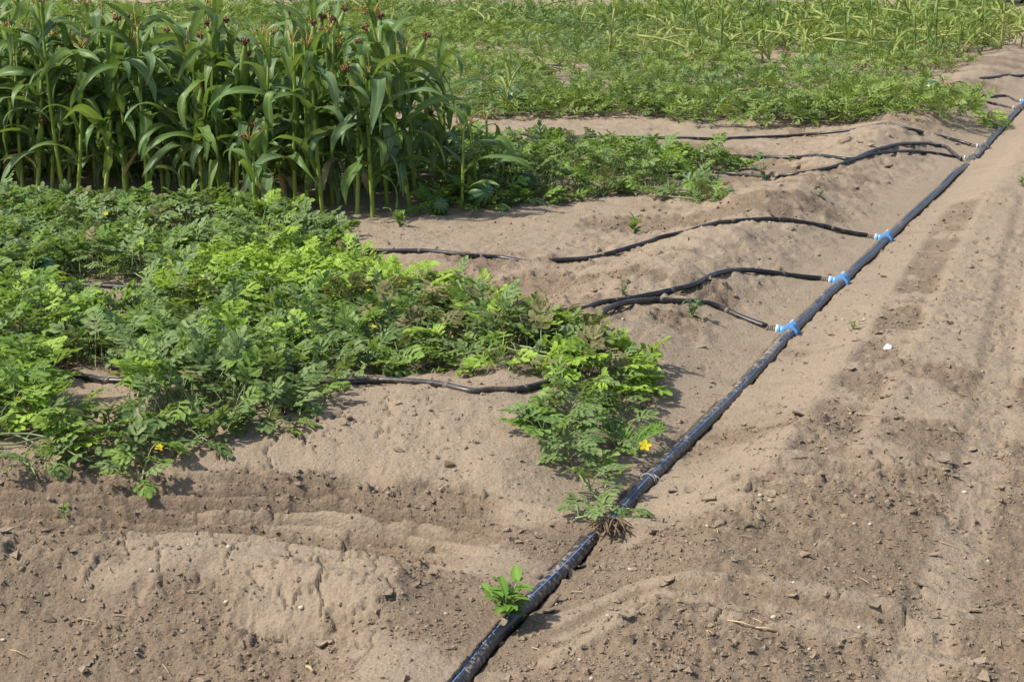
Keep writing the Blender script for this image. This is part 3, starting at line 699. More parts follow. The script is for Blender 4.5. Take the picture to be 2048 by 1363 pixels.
def melon_bed(poly, nplants, nhi, nlo, height, size, kindfn, labelfn, r, holes=(), group='watermelon plants', flowers=.9, detail=True):
    C = centres(poly, nplants, r, holes)
    def leaves(n):
        q = sample_poly(poly, n, r, holes); ed = edge_dist(q[:, 0], q[:, 1], poly)
        own = np.argmin(np.hypot(q[:, None, 0] - C[None, :, 0], q[:, None, 1] - C[None, :, 1]), 1)
        can = height * (.18 + .82 * sstep(0, .30, ed)) * (.55 + .9 * fbm(q[:, 0] * 2.6, q[:, 1] * 2.6, 3, 131))
        return q, own, can, Hs(q[:, 0], q[:, 1])
    qh, oh, ch, zh = leaves(nhi); ql, ol, cl, zl = leaves(nlo)
    for i in range(nplants):
        cz = float(Hs(C[i, 0], C[i, 1])[0]); root = empty('watermelon_plant', (C[i, 0], C[i, 1], cz)); off = np.array([C[i, 0], C[i, 1], cz])
        stem = Acc(); kinds = {}
        idx = np.where(oh == i)[0]
        for k in idx:
            p = np.array([qh[k, 0], qh[k, 1], zh[k] + ch[k] * r.uniform(.55, 1.0)]) - off
            kd = kindfn(qh[k, 0], qh[k, 1], r); kinds[kd] = kinds.get(kd, 0) + 1
            az = math.atan2(p[1], p[0]) + r.normal(0, 1.0) if r.rand() < .6 else r.uniform(0, 6.3)
            L = size * r.uniform(.7, 1.25); pitch = r.normal(.30, .40)
            M = Matrix.Translation(p.tolist()) @ rot_ypr(az, pitch, r.normal(0, .35)) @ Matrix.Scale(L, 4)
            ms = LM[kd]; obj('leaf', ms[r.randint(len(ms))], root, mw=M)
            d = np.array([math.cos(az), math.sin(az)]) * L * .45
            g = np.array([p[0] - d[0], p[1] - d[1], zh[k] - cz + .012])
            V, F = tube(np.array([g, (g + p) / 2 + [0, 0, .01], p]), [.0028, .0024, .002], 4, False); stem.add(V, F, r.rand())
        if len(idx):
            for k in r.choice(idx, min(9, len(idx)), replace=False):          # running vines
                e = np.array([qh[k, 0], qh[k, 1]]) - C[i]; tt = np.linspace(0, 1.15, 9); w = np.array([-e[1], e[0]]) * .12
                Q = C[i] + e * tt[:, None] + w * np.sin(tt * 5 + r.uniform(0, 6))[:, None]
                Z = Hs(Q[:, 0], Q[:, 1]) + .02 + .03 * r.rand()
                V, F = tube(np.stack([Q[:, 0], Q[:, 1], Z], -1) - off, np.linspace(.0042, .0025, 9), 5); stem.add(V, F, r.rand())
        me = stem.mesh('vine', M_STEM, extra=None)
        if me: obj('vine', me, root)
        il = np.where(ol == i)[0]
        if len(il):
            kd = max(kinds, key=kinds.get) if kinds else 'green'
            Ms = []
            for k in il:
                p = np.array([ql[k, 0], ql[k, 1], zl[k] + .01 + cl[k] * r.uniform(.08, .62)]) - off
                Ms.append(Matrix.Translation(p.tolist()) @ rot_ypr(r.uniform(0, 6.3), r.normal(.2, .4), r.normal(0, .4)) @ Matrix.Scale(size * r.uniform(.7, 1.15), 4))
            o = obj('under_foliage', merged('under_foliage', LEAF_LO, Ms, {'mature': M_MATURE, 'green': M_GREEN, 'young': M_GREEN, 'olive': M_OLIVE}[kd], r), root); o['kind'] = 'stuff'
        nf = r.poisson(flowers)
        if len(idx):
            for k in r.choice(idx, min(nf, len(idx)), replace=False):
                p = np.array([qh[k, 0], qh[k, 1], zh[k] + ch[k] * .9 + .01]) - off
                obj('flower', FLOWER, root, p, (r.normal(0, .5), r.normal(0, .5), r.uniform(0, 6)), .012 * r.uniform(.8, 1.2))
        tag(root, labelfn(C[i], kinds), 'watermelon plant', group)

# near bed
r1 = np.random.RandomState(21)
BRIGHT = [(G(660, 580)[:2], .75), (G(820, 590)[:2], .45), (G(1230, 740)[:2], .45), (G(960, 590)[:2], .35), (G(1130, 790)[:2], .25)]
OLIVE_C = [(G(850, 655)[:2], .26), (G(1080, 690)[:2], .34), (G(1000, 660)[:2], .26), (G(700, 640)[:2], .12), (G(900, 700)[:2], .2)]
def near_kind(x, y, r):
    for c, s in OLIVE_C:
        if r.rand() < .85 * math.exp(-((x - c[0]) ** 2 + (y - c[1]) ** 2) / s ** 2): return 'olive' if r.rand() < .55 else 'mature'
    for c, s in BRIGHT:
        if r.rand() < 1.1 * math.exp(-((x - c[0]) ** 2 + (y - c[1]) ** 2) / s ** 2): return 'young'
    n = float(vnoise(np.array([x * 2.1]), np.array([y * 2.1]), 171)[0])
    q = r.rand()
    if n > .58: return 'green' if q < .6 else ('young' if q < .85 else 'mature')
    return 'mature' if q < .66 else ('green' if q < .96 else 'olive')
def near_label(c, kinds):
    k = max(kinds, key=kinds.get) if kinds else 'mature'
    u, v = uv(np.array([c[0]]), np.array([c[1]])); u = u[0]; v = v[0]
    if k == 'young': s = 'watermelon plant with bright yellow-green young leaves'
    elif k == 'olive': s = 'watermelon plant with withering olive-brown leaves'
    elif k == 'green': s = 'watermelon plant with fresh green lobed leaves'
    else: s = 'watermelon plant with dusty grey-green lobed leaves'
    if v < 1.1: return s + ' at the bed end by the pipe'
    if u > 4.3: return s + ' at the foot of the corn'
    if u < 1.9: return s + ' on the furrow edge, in front of its hose'
    w_ = ' by the bare end' if v < 1.9 else (' mid row' if v < 2.7 else ' towards the hose gap')
    return s + w_ + (' between the two near hoses' if u < 3.3 else ' behind the near hoses')
NEAR = wpoly([(-330, 900), (-60, 905), (30, 915), (120, 945), (210, 935), (280, 955), (330, 905), (400, 905), (480, 870), (570, 865), (640, 815), (690, 780), (660, 762), (760, 758), (900, 750), (1000, 752), (1060, 740), (1105, 780), (1120, 805), (1190, 822), (1265, 815), (1300, 785), (1320, 750), (1290, 715), (1230, 690), (1160, 672), (1090, 640), (1010, 602), (930, 590), (850, 580), (780, 555), (735, 520), (700, 490), (670, 452), (520, 438), (300, 424), (0, 408), (-330, 398)])
HOLES = [wpoly(h) for h in ([(90, 730), (255, 750), (270, 815), (230, 850), (140, 850), (90, 800)], [(80, 562), (230, 570), (330, 572), (330, 630), (240, 640), (90, 632)], [(-60, 905), (60, 870), (90, 905), (40, 935)], [(330, 470), (420, 475), (420, 500), (330, 500)], [(560, 765), (680, 765), (640, 800), (560, 785)], [(900, 700), (960, 700), (955, 735), (905, 735)])]
melon_bed(NEAR, 34, 4200, 1900, .140, .112, near_kind, near_label, r1, HOLES, 'watermelon plants of the near bed', 1.6)

# runners that trail out of the near bed towards the pipe
def runner(label, px, r, size=.095, kinds=('mature', 'green'), step=.055, height=.05, flower_at=None):
    C = catmull(np.array([G(a, b) for a, b in px]), .01); L = np.concatenate([[0], np.cumsum(np.linalg.norm(np.diff(C[:, :2], axis=0), axis=1))])
    C[:, 2] = Hs(C[:, 0], C[:, 1]) + .015
    root = empty('watermelon_runner', C[0]); off = C[0].copy(); a = Acc(); V, F = tube(C[::3] - off, .0035, 6); a.add(V, F)
    side = 1
    for d in np.arange(.02, L[-1] + .03, step):
        i = min(int(np.searchsorted(L, d)), len(C) - 2); t = C[i + 1] - C[i]; az0 = math.atan2(t[1], t[0])
        for rep in range(2 if r.rand() < .6 else 1):
            side = -side; az = az0 + side * r.uniform(.5, 1.5); p = C[i] - off + np.array([math.cos(az) * .035, math.sin(az) * .035, height * r.uniform(.4, 1.2)])
            V, F = tube(np.array([C[i] - off, (C[i] - off + p) / 2 + [0, 0, .01], p]), .0022, 4, False); a.add(V, F, r.rand())
            ms = LM[kinds[r.randint(len(kinds))]]
            obj('leaf', ms[r.randint(len(ms))], root, mw=Matrix.Translation(p.tolist()) @ rot_ypr(az, r.normal(.15, .25), r.normal(0, .25)) @ Matrix.Scale(size * r.uniform(.8, 1.2), 4))
    obj('vine', a.mesh('vine', M_STEM), root)
    if flower_at is not None:
        p = G(*flower_at) - off; obj('flower', FLOWER, root, p + [0, 0, .06], (.5, 0, .3), .016)
    tag(root, label, 'melon vine', 'trailing watermelon runners'); return root
r2 = np.random.RandomState(23)
runner('grey-green melon runner trailing down to the pipe and across the pipe edge', [(1165, 800), (1135, 845), (1130, 905), (1160, 960), (1195, 1005), (1225, 1030), (1240, 1040)], r2, .095, ('mature',), .045)
runner('short melon runner creeping sideways over pale crust, away from the pipe', [(1150, 830), (1110, 862), (1070, 872)], r2, .10, ('green', 'mature'), .036)
runner('small grey melon runner tip lying on loose clods beside the pipe debris', [(1215, 1040), (1180, 1042), (1150, 1045)], r2, .07, ('mature',), .06, .03)
runner('green melon runner beside the feathery weed with the yellow flower', [(1235, 800), (1245, 845), (1250, 885), (1225, 920), (1190, 935)], r2, .08, ('green', 'mature'), .055)
runner('dusty melon runner reaching out over the furrow edge', [(300, 905), (290, 945), (275, 975)], r2, .10, ('mature', 'green'), .05, flower_at=(320, 930))
runner('thin drying melon runner flat on the soil at the furrow edge', [(40, 920), (70, 950), (60, 965)], r2, .08, ('mature', 'olive'), .05)
runner('bright melon runner crossing the pipe beside the far bed', [(1975, 236), (1985, 250), (1998, 262)], r2, .11, ('young', 'green'), .05)

# middle bed behind the bare strip, running in behind the corn
r3 = np.random.RandomState(25)
def mid_kind(x, y, r):
    q = r.rand(); n = float(vnoise(np.array([x * 1.8]), np.array([y * 1.8]), 181)[0])
    if n > .6: return 'young' if q < .45 else 'green'
    return 'mature' if q < .45 else ('green' if q < .92 else 'olive')
def mid_label(c, kinds):
    k = max(kinds, key=kinds.get) if kinds else 'green'; u, v = uv(np.array([c[0]]), np.array([c[1]]))
    s = {'young': 'bright green', 'green': 'fresh green', 'mature': 'grey-green', 'olive': 'withering'}[k] + ' watermelon plant in the middle bed '
    if v[0] < 1.9: return s + 'on its bare end by the hoses'
    return s + ('beside the corn' if v[0] < 3.2 else 'behind the corn')
MID = wpoly([(800, 440), (900, 424), (960, 428), (1040, 414), (1150, 404), (1250, 392), (1330, 402), (1430, 408), (1440, 385), (1390, 365), (1400, 348), (1490, 340), (1480, 322), (1300, 318), (1100, 315), (960, 310), (500, 300), (0, 290), (-200, 300), (-200, 350), (500, 360), (900, 385)])
melon_bed(MID, 18, 1900, 1500, .21, .12, mid_kind, mid_label, r3, [wpoly([(1330, 360), (1390, 362), (1390, 385), (1335, 385)])], 'watermelon plants of the middle bed', .7)

# ------------------------------------------------------------------ far melon beds: plants too far to show single leaf outlines
def far_plant_mesh(seed, mat):
    r = np.random.RandomState(seed); Ms = []
    for k in range(150):
        rad = .62 * math.sqrt(r.rand()); a = r.uniform(0, 6.3); hgt = .21 * (1 - .55 * (rad / .62) ** 2) * r.uniform(.25, 1.1)
        Ms.append(Matrix.Translation((rad * math.cos(a), rad * math.sin(a), hgt)) @ rot_ypr(r.uniform(0, 6.3), r.normal(.35, .45), r.normal(0, .4)) @ Matrix.Scale(.13 * r.uniform(.7, 1.2), 4))
    return merged('watermelon_plant', LEAF_LO, Ms, mat, r)
FARM = [far_plant_mesh(700 + i, (M_FARMELON, M_FARMELON2, M_FARMELON)[i % 3]) for i in range(6)]
def far_melons():
    r = np.random.RandomState(31)
    poly = wpoly([(880, 238), (1100, 232), (1300, 224), (1400, 232), (1560, 240), (1700, 240), (1850, 232), (1950, 236), (1935, 205), (1925, 190), (1960, 168), (2048, 142), (2250, 100), (2250, 30), (-300, 30), (-300, 170), (500, 200)])
    holes = [wpoly(h) for h in ([(1370, 188), (1640, 194), (1640, 228), (1370, 224)], [(1420, 104), (1650, 108), (1650, 144), (1420, 140)], [(990, 112), (1140, 112), (1140, 152), (990, 152)], [(1960, 70), (2060, 70), (2060, 92), (1960, 90)])]
    C = centres(poly, 260, r, holes)
    front = [(930, 214), (1010, 224), (1100, 224), (1190, 222), (1290, 218), (1390, 226), (1480, 232), (1560, 234), (1640, 236), (1720, 235), (1800, 230), (1850, 226), (1830, 205)]
    C = np.concatenate([np.array([G(*p)[:2] for p in front]), C])
    for k, c in enumerate(C):
        if k >= len(front) and uv(c[:1], c[1:])[1][0] < 1.1 + .04 * max(0, c[1] - 16): continue
        s = r.uniform(.8, 1.2) if c[1] < 24 else r.uniform(1.15, 1.6)
        o = obj('watermelon_plant', FARM[r.randint(6)], None, (c[0], c[1], float(Hs(c[0], c[1])[0])), (0, 0, r.uniform(0, 6.3)), (s, s, s * r.uniform(.8, 1.1)))
        if k < len(front): tag(o, 'leafy watermelon plant on the front edge of the far melon bed, along the bare strip', 'watermelon plant', 'watermelon plants on the front edge of the far bed')
        elif c[1] < 22: tag(o, 'low leafy watermelon plant inside the dense far bed of melons', 'watermelon plant', 'watermelon plants inside the far beds')
        else: tag(o, 'low melon plant spreading between the stunted yellowish corn stalks', 'watermelon plant', 'watermelon plants among the stunted corn')
far_melons()

# ------------------------------------------------------------------ corn
def corn_leaf(r, L=.62, wmax=.036, e0=None, bend=None, kink=None, droop=False):
    n = 15; t = np.linspace(0, 1, n)
    e0 = r.uniform(.8, 1.42) if e0 is None else e0; bend = r.uniform(1.6, 3.2) if bend is None else bend
    ang = e0 - bend * t ** r.uniform(1.0, 1.7)
    if kink is not None: ang = ang - 1.1 * sstep(kink - .06, kink + .06, t)
    ang = np.maximum(ang, -1.5)
    ds = L / (n - 1); cx = np.concatenate([[0], np.cumsum(np.cos(ang[:-1]) * ds)]); cz = np.concatenate([[0], np.cumsum(np.sin(ang[:-1]) * ds)])
    sway = r.normal(0, .10); cy = sway * t ** 2 * L + .01 * np.sin(t * 7 + r.uniform(0, 6))
    hw = wmax * np.interp(t, [0, .1, .35, .6, .8, .93, 1], [.55, .75, 1, .92, .62, .28, .02])
    tw = r.normal(0, .9) * t ** 1.5; ph = r.uniform(0, 6, 2); fr = r.uniform(11, 18)
    V = []; A = []
    for i in range(n):
        T = np.array([math.cos(ang[i]), 0, math.sin(ang[i])]); S = np.array([0, 1.0, 0]); N = np.cross(T, S) * -1
        N = np.array([-math.sin(ang[i]), 0, math.cos(ang[i])])
        c, s = math.cos(tw[i]), math.sin(tw[i]); S2 = S * c + N * s; N2 = N * c - S * s
        for j, q in enumerate((-1, -.5, 0, .5, 1)):
            gut = .35 * abs(q) * hw[i] * (1 - .5 * t[i]); wav = .20 * hw[i] * (abs(q) > .9) * math.sin(fr * t[i] + ph[0 if q < 0 else 1])
            V.append(np.array([cx[i], cy[i], cz[i]]) + S2 * q * hw[i] + N2 * (gut + wav)); A.append(1.0 if j == 2 else 0.0)
    F = []
    for i in range(n - 1):
        for j in range(4): F.append([i * 5 + j, (i + 1) * 5 + j, (i + 1) * 5 + j + 1, i * 5 + j + 1])
    return np.array(V), quads_to_tris(np.array(F)), np.array(A)
CORN_P = []
for i in range(18):
    r = np.random.RandomState(800 + i)
    CORN_P.append(corn_leaf(r, r.uniform(.42, .64), r.uniform(.028, .041), kink=(r.uniform(.35, .6) if i % 3 == 0 else None)))
CORN_HANG = [corn_leaf(np.random.RandomState(870 + i), np.random.RandomState(i).uniform(.36, .58), .034, np.random.RandomState(i).uniform(.1, .7), 2.3) for i in range(8)]
CORN_TOP = [corn_leaf(np.random.RandomState(850 + i), .42, .030, 1.15, 1.0) for i in range(5)]
CLH_M = leaf_meshes('leaf', CORN_HANG, M_CORNBLUE) + leaf_meshes('leaf', CORN_HANG, M_CORNLEAF)
CL_M = [leaf_meshes('leaf', CORN_P, m) for m in (M_CORNLEAF, M_CORNBLUE, M_FARCORNG)]; CLT_M = leaf_meshes('leaf', CORN_TOP, M_CORNLEAF); CLD_M = leaf_meshes('leaf', CORN_P[:6], M_CORNDRY)
def stalk_mesh(seed, hgt):
    r = np.random.RandomState(seed); n = 40; z = np.linspace(-.02, hgt, n); q = (z / .135) % 1
    rad = (.0135 - .006 * z / hgt) * (1 + .16 * np.exp(-((q - .0) / .06) ** 2) + .16 * np.exp(-((q - 1) / .06) ** 2))
    P = np.stack([.012 * np.sin(z * 3 + seed), .012 * np.sin(z * 2.4 + seed * 2), z], -1); P[:, :2] -= P[0, :2]
    V, F = tube(P, rad, 9); return mesh_np('stalk', V, F, M_STALK, {'rnd': .3 * np.sin(np.floor(V[:, 2] / .135) * 2.1) ** 2, 'rib': np.zeros(len(V))})
STALKS = [(h, stalk_mesh(900 + i, h)) for i, h in enumerate((.80, .88, .96, 1.02, 1.08, 1.20))]
def ear_meshes():
    t = np.linspace(0, 1, 9); P = np.stack([.0 * t, 0 * t, .19 * t], -1)
    V, F = tube(P, .021 * np.interp(t, [0, .25, .6, .9, 1], [.5, 1, .95, .5, .25]), 10)
    V[:, :2] *= (1 + .06 * np.sin(np.arctan2(V[:, 1], V[:, 0]) * 5))[:, None]
    husk = mesh_np('husk', V, F, M_HUSK, {'rnd': np.zeros(len(V)), 'rib': np.zeros(len(V))})
    a = Acc(); r = np.random.RandomState(5)
    for k in range(26):
        an = r.uniform(0, 6.3); d = np.array([math.cos(an), math.sin(an), 0]); ln = r.uniform(.06, .12)
        tt = np.linspace(0, 1, 5)[:, None]; Q = np.array([0, 0, .18]) + d * (.005 + .016 * tt ** 1.3) + np.array([0, 0, 1]) * ln * (tt - .75 * tt ** 2)
        V, F = tube(Q, .0032, 4, False); a.add(V, F, r.rand())
    return husk, a.mesh('silk', M_SILK)
HUSK, SILK = ear_meshes()
def tassel_mesh(seed, big):
    r = np.random.RandomState(seed); a = Acc()
    for k in range(1 + (6 if big else 2)):
        an = r.uniform(0, 6.3); sp = 0 if k == 0 else r.uniform(.15, .5); ln = .17 if k == 0 else r.uniform(.08, .14)
        t = np.linspace(0, 1, 6)[:, None]; Q = np.array([0, 0, .0]) + np.array([math.cos(an) * sp, math.sin(an) * sp, 1]) * ln * t + np.array([math.cos(an), math.sin(an), -.6]) * sp * .12 * t ** 2
        V, F = tube(Q, [.0035] * 5 + [.0015], 5); a.add(V, F, r.rand())
        for m in range(12):
            c = Q[0] + (Q[-1] - Q[0]) * r.uniform(.2, 1); b = r.normal(0, 1, 3); b /= np.linalg.norm(b); V, F = tube(np.array([c, c + b * .006, c + b * .012]), [.003, .004, .001], 4); a.add(V, F, r.rand())
    return a.mesh('tassel', M_TASSEL)
TASSELS = [tassel_mesh(40 + i, i % 2) for i in range(4)]

def corn_plant(x, y, r, label, hidx=None, nleaf=None, front=False):
    h, sm = STALKS[r.randint(len(STALKS)) if hidx is None else hidx]
    root = empty('corn_plant', (x, y, float(Hs(x, y)[0])), r.uniform(0, 6.3)); lean = (r.normal(0, .075), r.normal(0, .075)); root.rotation_euler = (lean[0], lean[1], root.rotation_euler.z)
    obj('stalk', sm, root)
    n = int(h / .095) if nleaf is None else nleaf; base = r.uniform(0, 6.3); bank = r.rand()
    for k in range(1, n):
        z = h * (k + .35) / (n + .2); az = base + (k % 2) * math.pi + r.normal(0, .45)
        top = k >= n - 1
        if k <= 1 and r.rand() < .5: ms = CLD_M if r.rand() < .3 else CL_M[2]
        else: ms = CLT_M if (top and r.rand() < .5) else CL_M[0 if bank < .55 or r.rand() < .25 else 1]
        s = r.uniform(.8, 1.12) * (.72 if k <= 1 else 1.0) * (.8 if top else 1)
        obj('leaf', ms[r.randint(len(ms))], root, (.006 * math.cos(az), .006 * math.sin(az), z), (r.normal(0, .08), r.normal(0, .1), az), s)
    for k in range(6 if nleaf is None else 1):
        z = h * r.uniform(.2, .85); az = r.uniform(0, 6.3)
        obj('leaf', CLH_M[r.randint(len(CLH_M))], root, (.006 * math.cos(az), .006 * math.sin(az), z), (r.normal(0, .15), r.normal(0, .15), az), r.uniform(.75, 1.1))
    ne = r.choice([0, 1, 1, 2])
    for k in range(ne):
        z = h * (r.uniform(.72, .94) if r.rand() < .6 else r.uniform(.1, .5)); az = r.uniform(0, 6.3); e = obj('ear', HUSK, root, (.012 * math.cos(az), .012 * math.sin(az), z), Euler((0, r.uniform(.2, .5), az)), r.uniform(.95, 1.3)); obj('silk', SILK, e)
    tas = r.rand() < .6
    if tas: obj('tassel', TASSELS[r.randint(4)], root, (.01, 0, h - .03), (r.normal(0, .1), r.normal(0, .1), 0), r.uniform(.7, 1.1))
    if not label.startswith('short'): label = '%s corn, %s%s, %s' % ('blue-green' if bank >= .55 else 'green', ('no ears', 'one ear', 'two ears')[ne], ', tan tassel' if tas else '', label)
    tag(root, label, 'corn plant', 'corn plants in the dense block')
    return root
def corn_block():
    r = np.random.RandomState(51)
    rows = [(5.50, 2.95, .135, 'front row of the corn block'), (5.82, 2.92, .15, 'second row of the corn block'), (6.25, 2.95, .2, 'third row of the corn block'), (6.68, 3.05, .2, 'rear row of the corn block')]
    for j, (u0, v0, st, lab) in enumerate(rows):
        v = v0; k = 0
        while v < 7.0:
            x, y = xy(np.array([u0 + r.normal(0, .05) - .02 * (v - 3)]), np.array([v + r.normal(0, .035)]))
            l = ('at the bare end of the ' if k == 0 else 'in the ') + (lab.replace('corn block', 'block') if k == 0 else lab)
            if k == 0: l = l.replace('at the bare end of the', 'ending the')
            corn_plant(x[0], y[0], r, l, hidx=(None if j < 2 else r.randint(0, 4)))
            v += st * r.uniform(.75, 1.3); k += 1
    # short bluish plants leaning at the corner
    for px, py in ((955, 402), (925, 415), (985, 392)):
        g = G(px, py); p = corn_plant(g[0], g[1], r, 'short drooping blue-green corn plant at the corner of the corn block, over striped melons', 0, 8); p.scale = (.85, .85, .62); p['group'] = 'short corn plants at the block corner'
    g = G(508, 440); p = corn_plant(g[0], g[1], r, 'short young corn plant with pale dry base in front of the corn block', 0, 7); p.scale = (.7, .7, .6)
corn_block()

# stunted, bent corn far off: small in the picture, one mesh each
def far_corn_mesh(seed, mat, bent):
    r = np.random.RandomState(seed); a_V, a_F, a_A, a_R = [], [], [], []; n = 0
    h = r.uniform(.5, .85); lx, ly = (r.normal(0, .12), r.normal(0, .12)) if not bent else (r.choice([-1, 1]) * r.uniform(.5, .9), r.normal(0, .3))
    t = np.linspace(0, 1, 6)[:, None]; P = np.concatenate([lx * t ** 1.6, ly * t ** 1.6, h * (t - (.45 * t ** 2 if bent else 0))], 1)
    def put(V, F, A, rr):
        nonlocal n
        a_V.append(V); a_F.append(F + n); a_A.append(A); a_R.append(np.full(len(V), rr)); n += len(V)
    V, F = tube(P, .014, 5); put(V, F, np.full(len(V), 1.0), r.rand())
    for k in range(7):
        q = P[min(5, 1 + k * 5 // 7)]; V, F, A = corn_leaf(r, r.uniform(.25, .45), .018, r.uniform(.6, 1.4), r.uniform(.4, 2.2))
        az = r.uniform(0, 6.3); c, s = math.cos(az), math.sin(az); V = np.stack([V[:, 0] * c - V[:, 1] * s, V[:, 0] * s + V[:, 1] * c, V[:, 2]], -1) + q; put(V, F, A * .5, r.rand())
    return mesh_np('corn_plant', np.concatenate(a_V), np.concatenate(a_F), mat, {'rib': np.concatenate(a_A), 'rnd': np.concatenate(a_R)})
FC = [far_corn_mesh(1000 + i, M_FARCORN if i % 3 else M_FARCORNG, False) for i in range(8)]; FB = [far_corn_mesh(1100 + i, M_FARCORN, True) for i in range(5)]
def far_corn():
    r = np.random.RandomState(61); n = 0
    for k in range(700):
        px = r.uniform(-60, 2120); py = 14 + 96 * r.rand() ** 1.3
        if k % 3 == 0: px = r.uniform(1400, 2080); py = r.uniform(35, 125)
        elif k % 5 == 0: px = r.uniform(850, 1950); py = r.uniform(70, 150)
        if px < 1150 and py > 80 and r.rand() < .7: continue
        if px > 1500: py = min(py + 8, 125) if r.rand() < .4 else py
        p = plane_hit(px, py)
        bent = r.rand() < .6; s = r.uniform(.55, 1.0) if px < 1300 else r.uniform(.6, 1.1)
        if uv(p[:1], p[1:])[1][0] < .5: continue
        o = obj('corn_plant', (FB if bent else FC)[r.randint(5 if bent else 8)], None, (p[0], p[1], float(Hs(p[0], p[1])[0])), (0, 0, r.uniform(0, 6.3)), s)
        if bent: tag(o, 'bent yellowing corn stalk fallen over among far melon leaves', 'corn plant', 'bent corn stalks in the far field')
        else: tag(o, 'stunted upright yellow-green corn plant in the far field', 'corn plant', 'stunted corn plants in the far field')
        n += 1
        if n >= 285: break
    V_all = []; F_all = []; A_all = []; R_all = []; n = 0                    # the uncountable rest of the far field
    for k in range(260):
        y = r.uniform(34, 75); x = r.uniform(-.36, .40) * y
        if x > 7.5 and y > 34: continue
        me = FC[r.randint(8)]; m = len(me.vertices); co = np.empty(m * 3, np.float32); me.vertices.foreach_get('co', co); co = co.reshape(-1, 3)
        if k < 8: pass
        a = r.uniform(0, 6.3); c, s = math.cos(a), math.sin(a); V = np.stack([co[:, 0] * c - co[:, 1] * s, co[:, 0] * s + co[:, 1] * c, co[:, 2]], -1) + [x, y, 0]
        f = np.empty(len(me.polygons) * 3, np.int32); me.loops.foreach_get('vertex_index', f); V_all.append(V); F_all.append(f.reshape(-1, 3) + n); R_all.append(np.full(m, r.rand())); n += m
    o = obj('distant_corn', mesh_np('distant_corn', np.concatenate(V_all), np.concatenate(F_all), M_FARCORN, {'rnd': np.concatenate(R_all), 'rib': np.zeros(n)})); tag(o, 'distant mass of yellow-green corn at the end of the field', 'corn', kind='stuff')
far_corn()

# ------------------------------------------------------------------ melons
def melon_material():
    t = NT('watermelon_rind'); sx = t.n('ShaderNodeSeparateXYZ'); t.l(t.objc(), sx.inputs[0])
    an = t.math('ARCTAN2', sx.outputs[1], sx.outputs[0]); nz = t.noise(9, 3, .6, t.objc())
    w_ = t.math('SINE', t.math('ADD', t.math('MULTIPLY', an, 11.0), t.math('MULTIPLY', nz, 4.5)))
    c = t.ramp(t.math('ADD', t.math('MULTIPLY', w_, .5), .5), [(.35, (.09, .17, .045)), (.6, (.018, .055, .018))])
    t.l(c, t.b.inputs['Base Color']); t.b.inputs['Roughness'].default_value = .4; return t.m
M_RIND = melon_material()
def melon_mesh():
    n, m = 14, 20; V = []; 
    for i in range(n + 1):
        a = math.pi * i / n
        for j in range(m):
            b = 2 * math.pi * j / m; q = 1 + .012 * math.cos(b * 10); V.append([math.sin(a) * math.cos(b) * q, math.sin(a) * math.sin(b) * q, -math.cos(a) * 1.12])
    Q = [[i * m + j, i * m + (j + 1) % m, (i + 1) * m + (j + 1) % m, (i + 1) * m + j] for i in range(n) for j in range(m)]
    return mesh_np('rind', np.array(V), quads_to_tris(np.array(Q)), M_RIND)
MELON = melon_mesh()
def watermelon(px, py, rad, label, rot=(1.2, .3, .4)):
    g = G(px, py); root = empty('watermelon', g); root.rotation_euler = (0, 0, rot[2])
    b = obj('rind', MELON, root, (0, 0, rad * .88), (rot[0], rot[1], 0), rad)
    t = np.linspace(0, 1, 6)[:, None]; ax = Euler((rot[0], rot[1], 0)).to_matrix() @ Vector((0, 0, 1)); ax = np.array(ax)
    Q = np.array([0, 0, rad * .88]) + ax * (rad * (1.10 + .5 * t)) + np.array([.02, .02, -.02]) * t ** 2; V, F = tube(Q, [.005, .0042, .004, .0038, .0036, .0036], 6); obj('stem', mesh_np('stem', V, F, M_STEM, {'rnd': np.zeros(len(V)), 'rib': np.zeros(len(V))}), root)
    tag(root, label, 'watermelon', 'watermelons')
watermelon(962, 414, .082, 'dark green striped watermelon at the middle bed corner, under short drooping corn')
watermelon(1047, 392, .082, 'striped round watermelon peeking out of leaves in the middle bed front edge', (1.3, .2, 1.0))
watermelon(880, 430, .055, 'small light striped watermelon low at the corn block corner', (1.0, -.4, .2))
watermelon(85, 572, .075, 'dark striped watermelon beside the hose gap in the near bed', (1.2, .5, 2))
watermelon(1033, 222, .105, 'round watermelon on the far bed front edge near a dried corn stalk', (.4, .2, 0))
watermelon(1862, 200, .09, 'pale green watermelon among leaves of the far bed near the clamps', (.5, .2, 1))
watermelon(1082, 700, .038, 'tiny unripe watermelon among withering leaves near the curling hose', (1.0, .2, 1))
def burst_melon():
    t = NT('melon_flesh'); t.l(t.ramp(t.noise(20, 3, .6, t.objc()), [(.3, (.30, .05, .03)), (.7, (.50, .15, .07))]), t.b.inputs['Base Color']); g = G(1430, 121)
    root = empty('burst_melon', g); V, F = [], []
    n, m = 8, 18
    for i in range(n + 1):
        a = .15 + (math.pi * .62 - .15) * i / n
        for j in range(m):
            b = 2 * math.pi * j / m; q = 1 + .10 * math.sin(3 * b) * (i / n) ** 2; V.append([math.sin(a) * math.cos(b) * q, math.sin(a) * math.sin(b), math.cos(a) * q])
    Q = np.array([[i * m + j, i * m + (j + 1) % m, (i + 1) * m + (j + 1) % m, (i + 1) * m + j] for i in range(n) for j in range(m)]); V = np.array(V)
    mr = plastic('bleached_rind', (.62, .44, .22), .6, .1)
    obj('rind', mesh_np('rind', V * .10, quads_to_tris(Q), mr), root, (0, 0, .06), (-1.9, .2, .5)); obj('flesh', mesh_np('flesh', V * .091, quads_to_tris(Q), t.m), root, (0, 0, .06), (-1.9, .2, .5))
    tag(root, 'burst melon shell with red hollow inside and pale tan rind, by a hose', 'melon')
burst_melon()

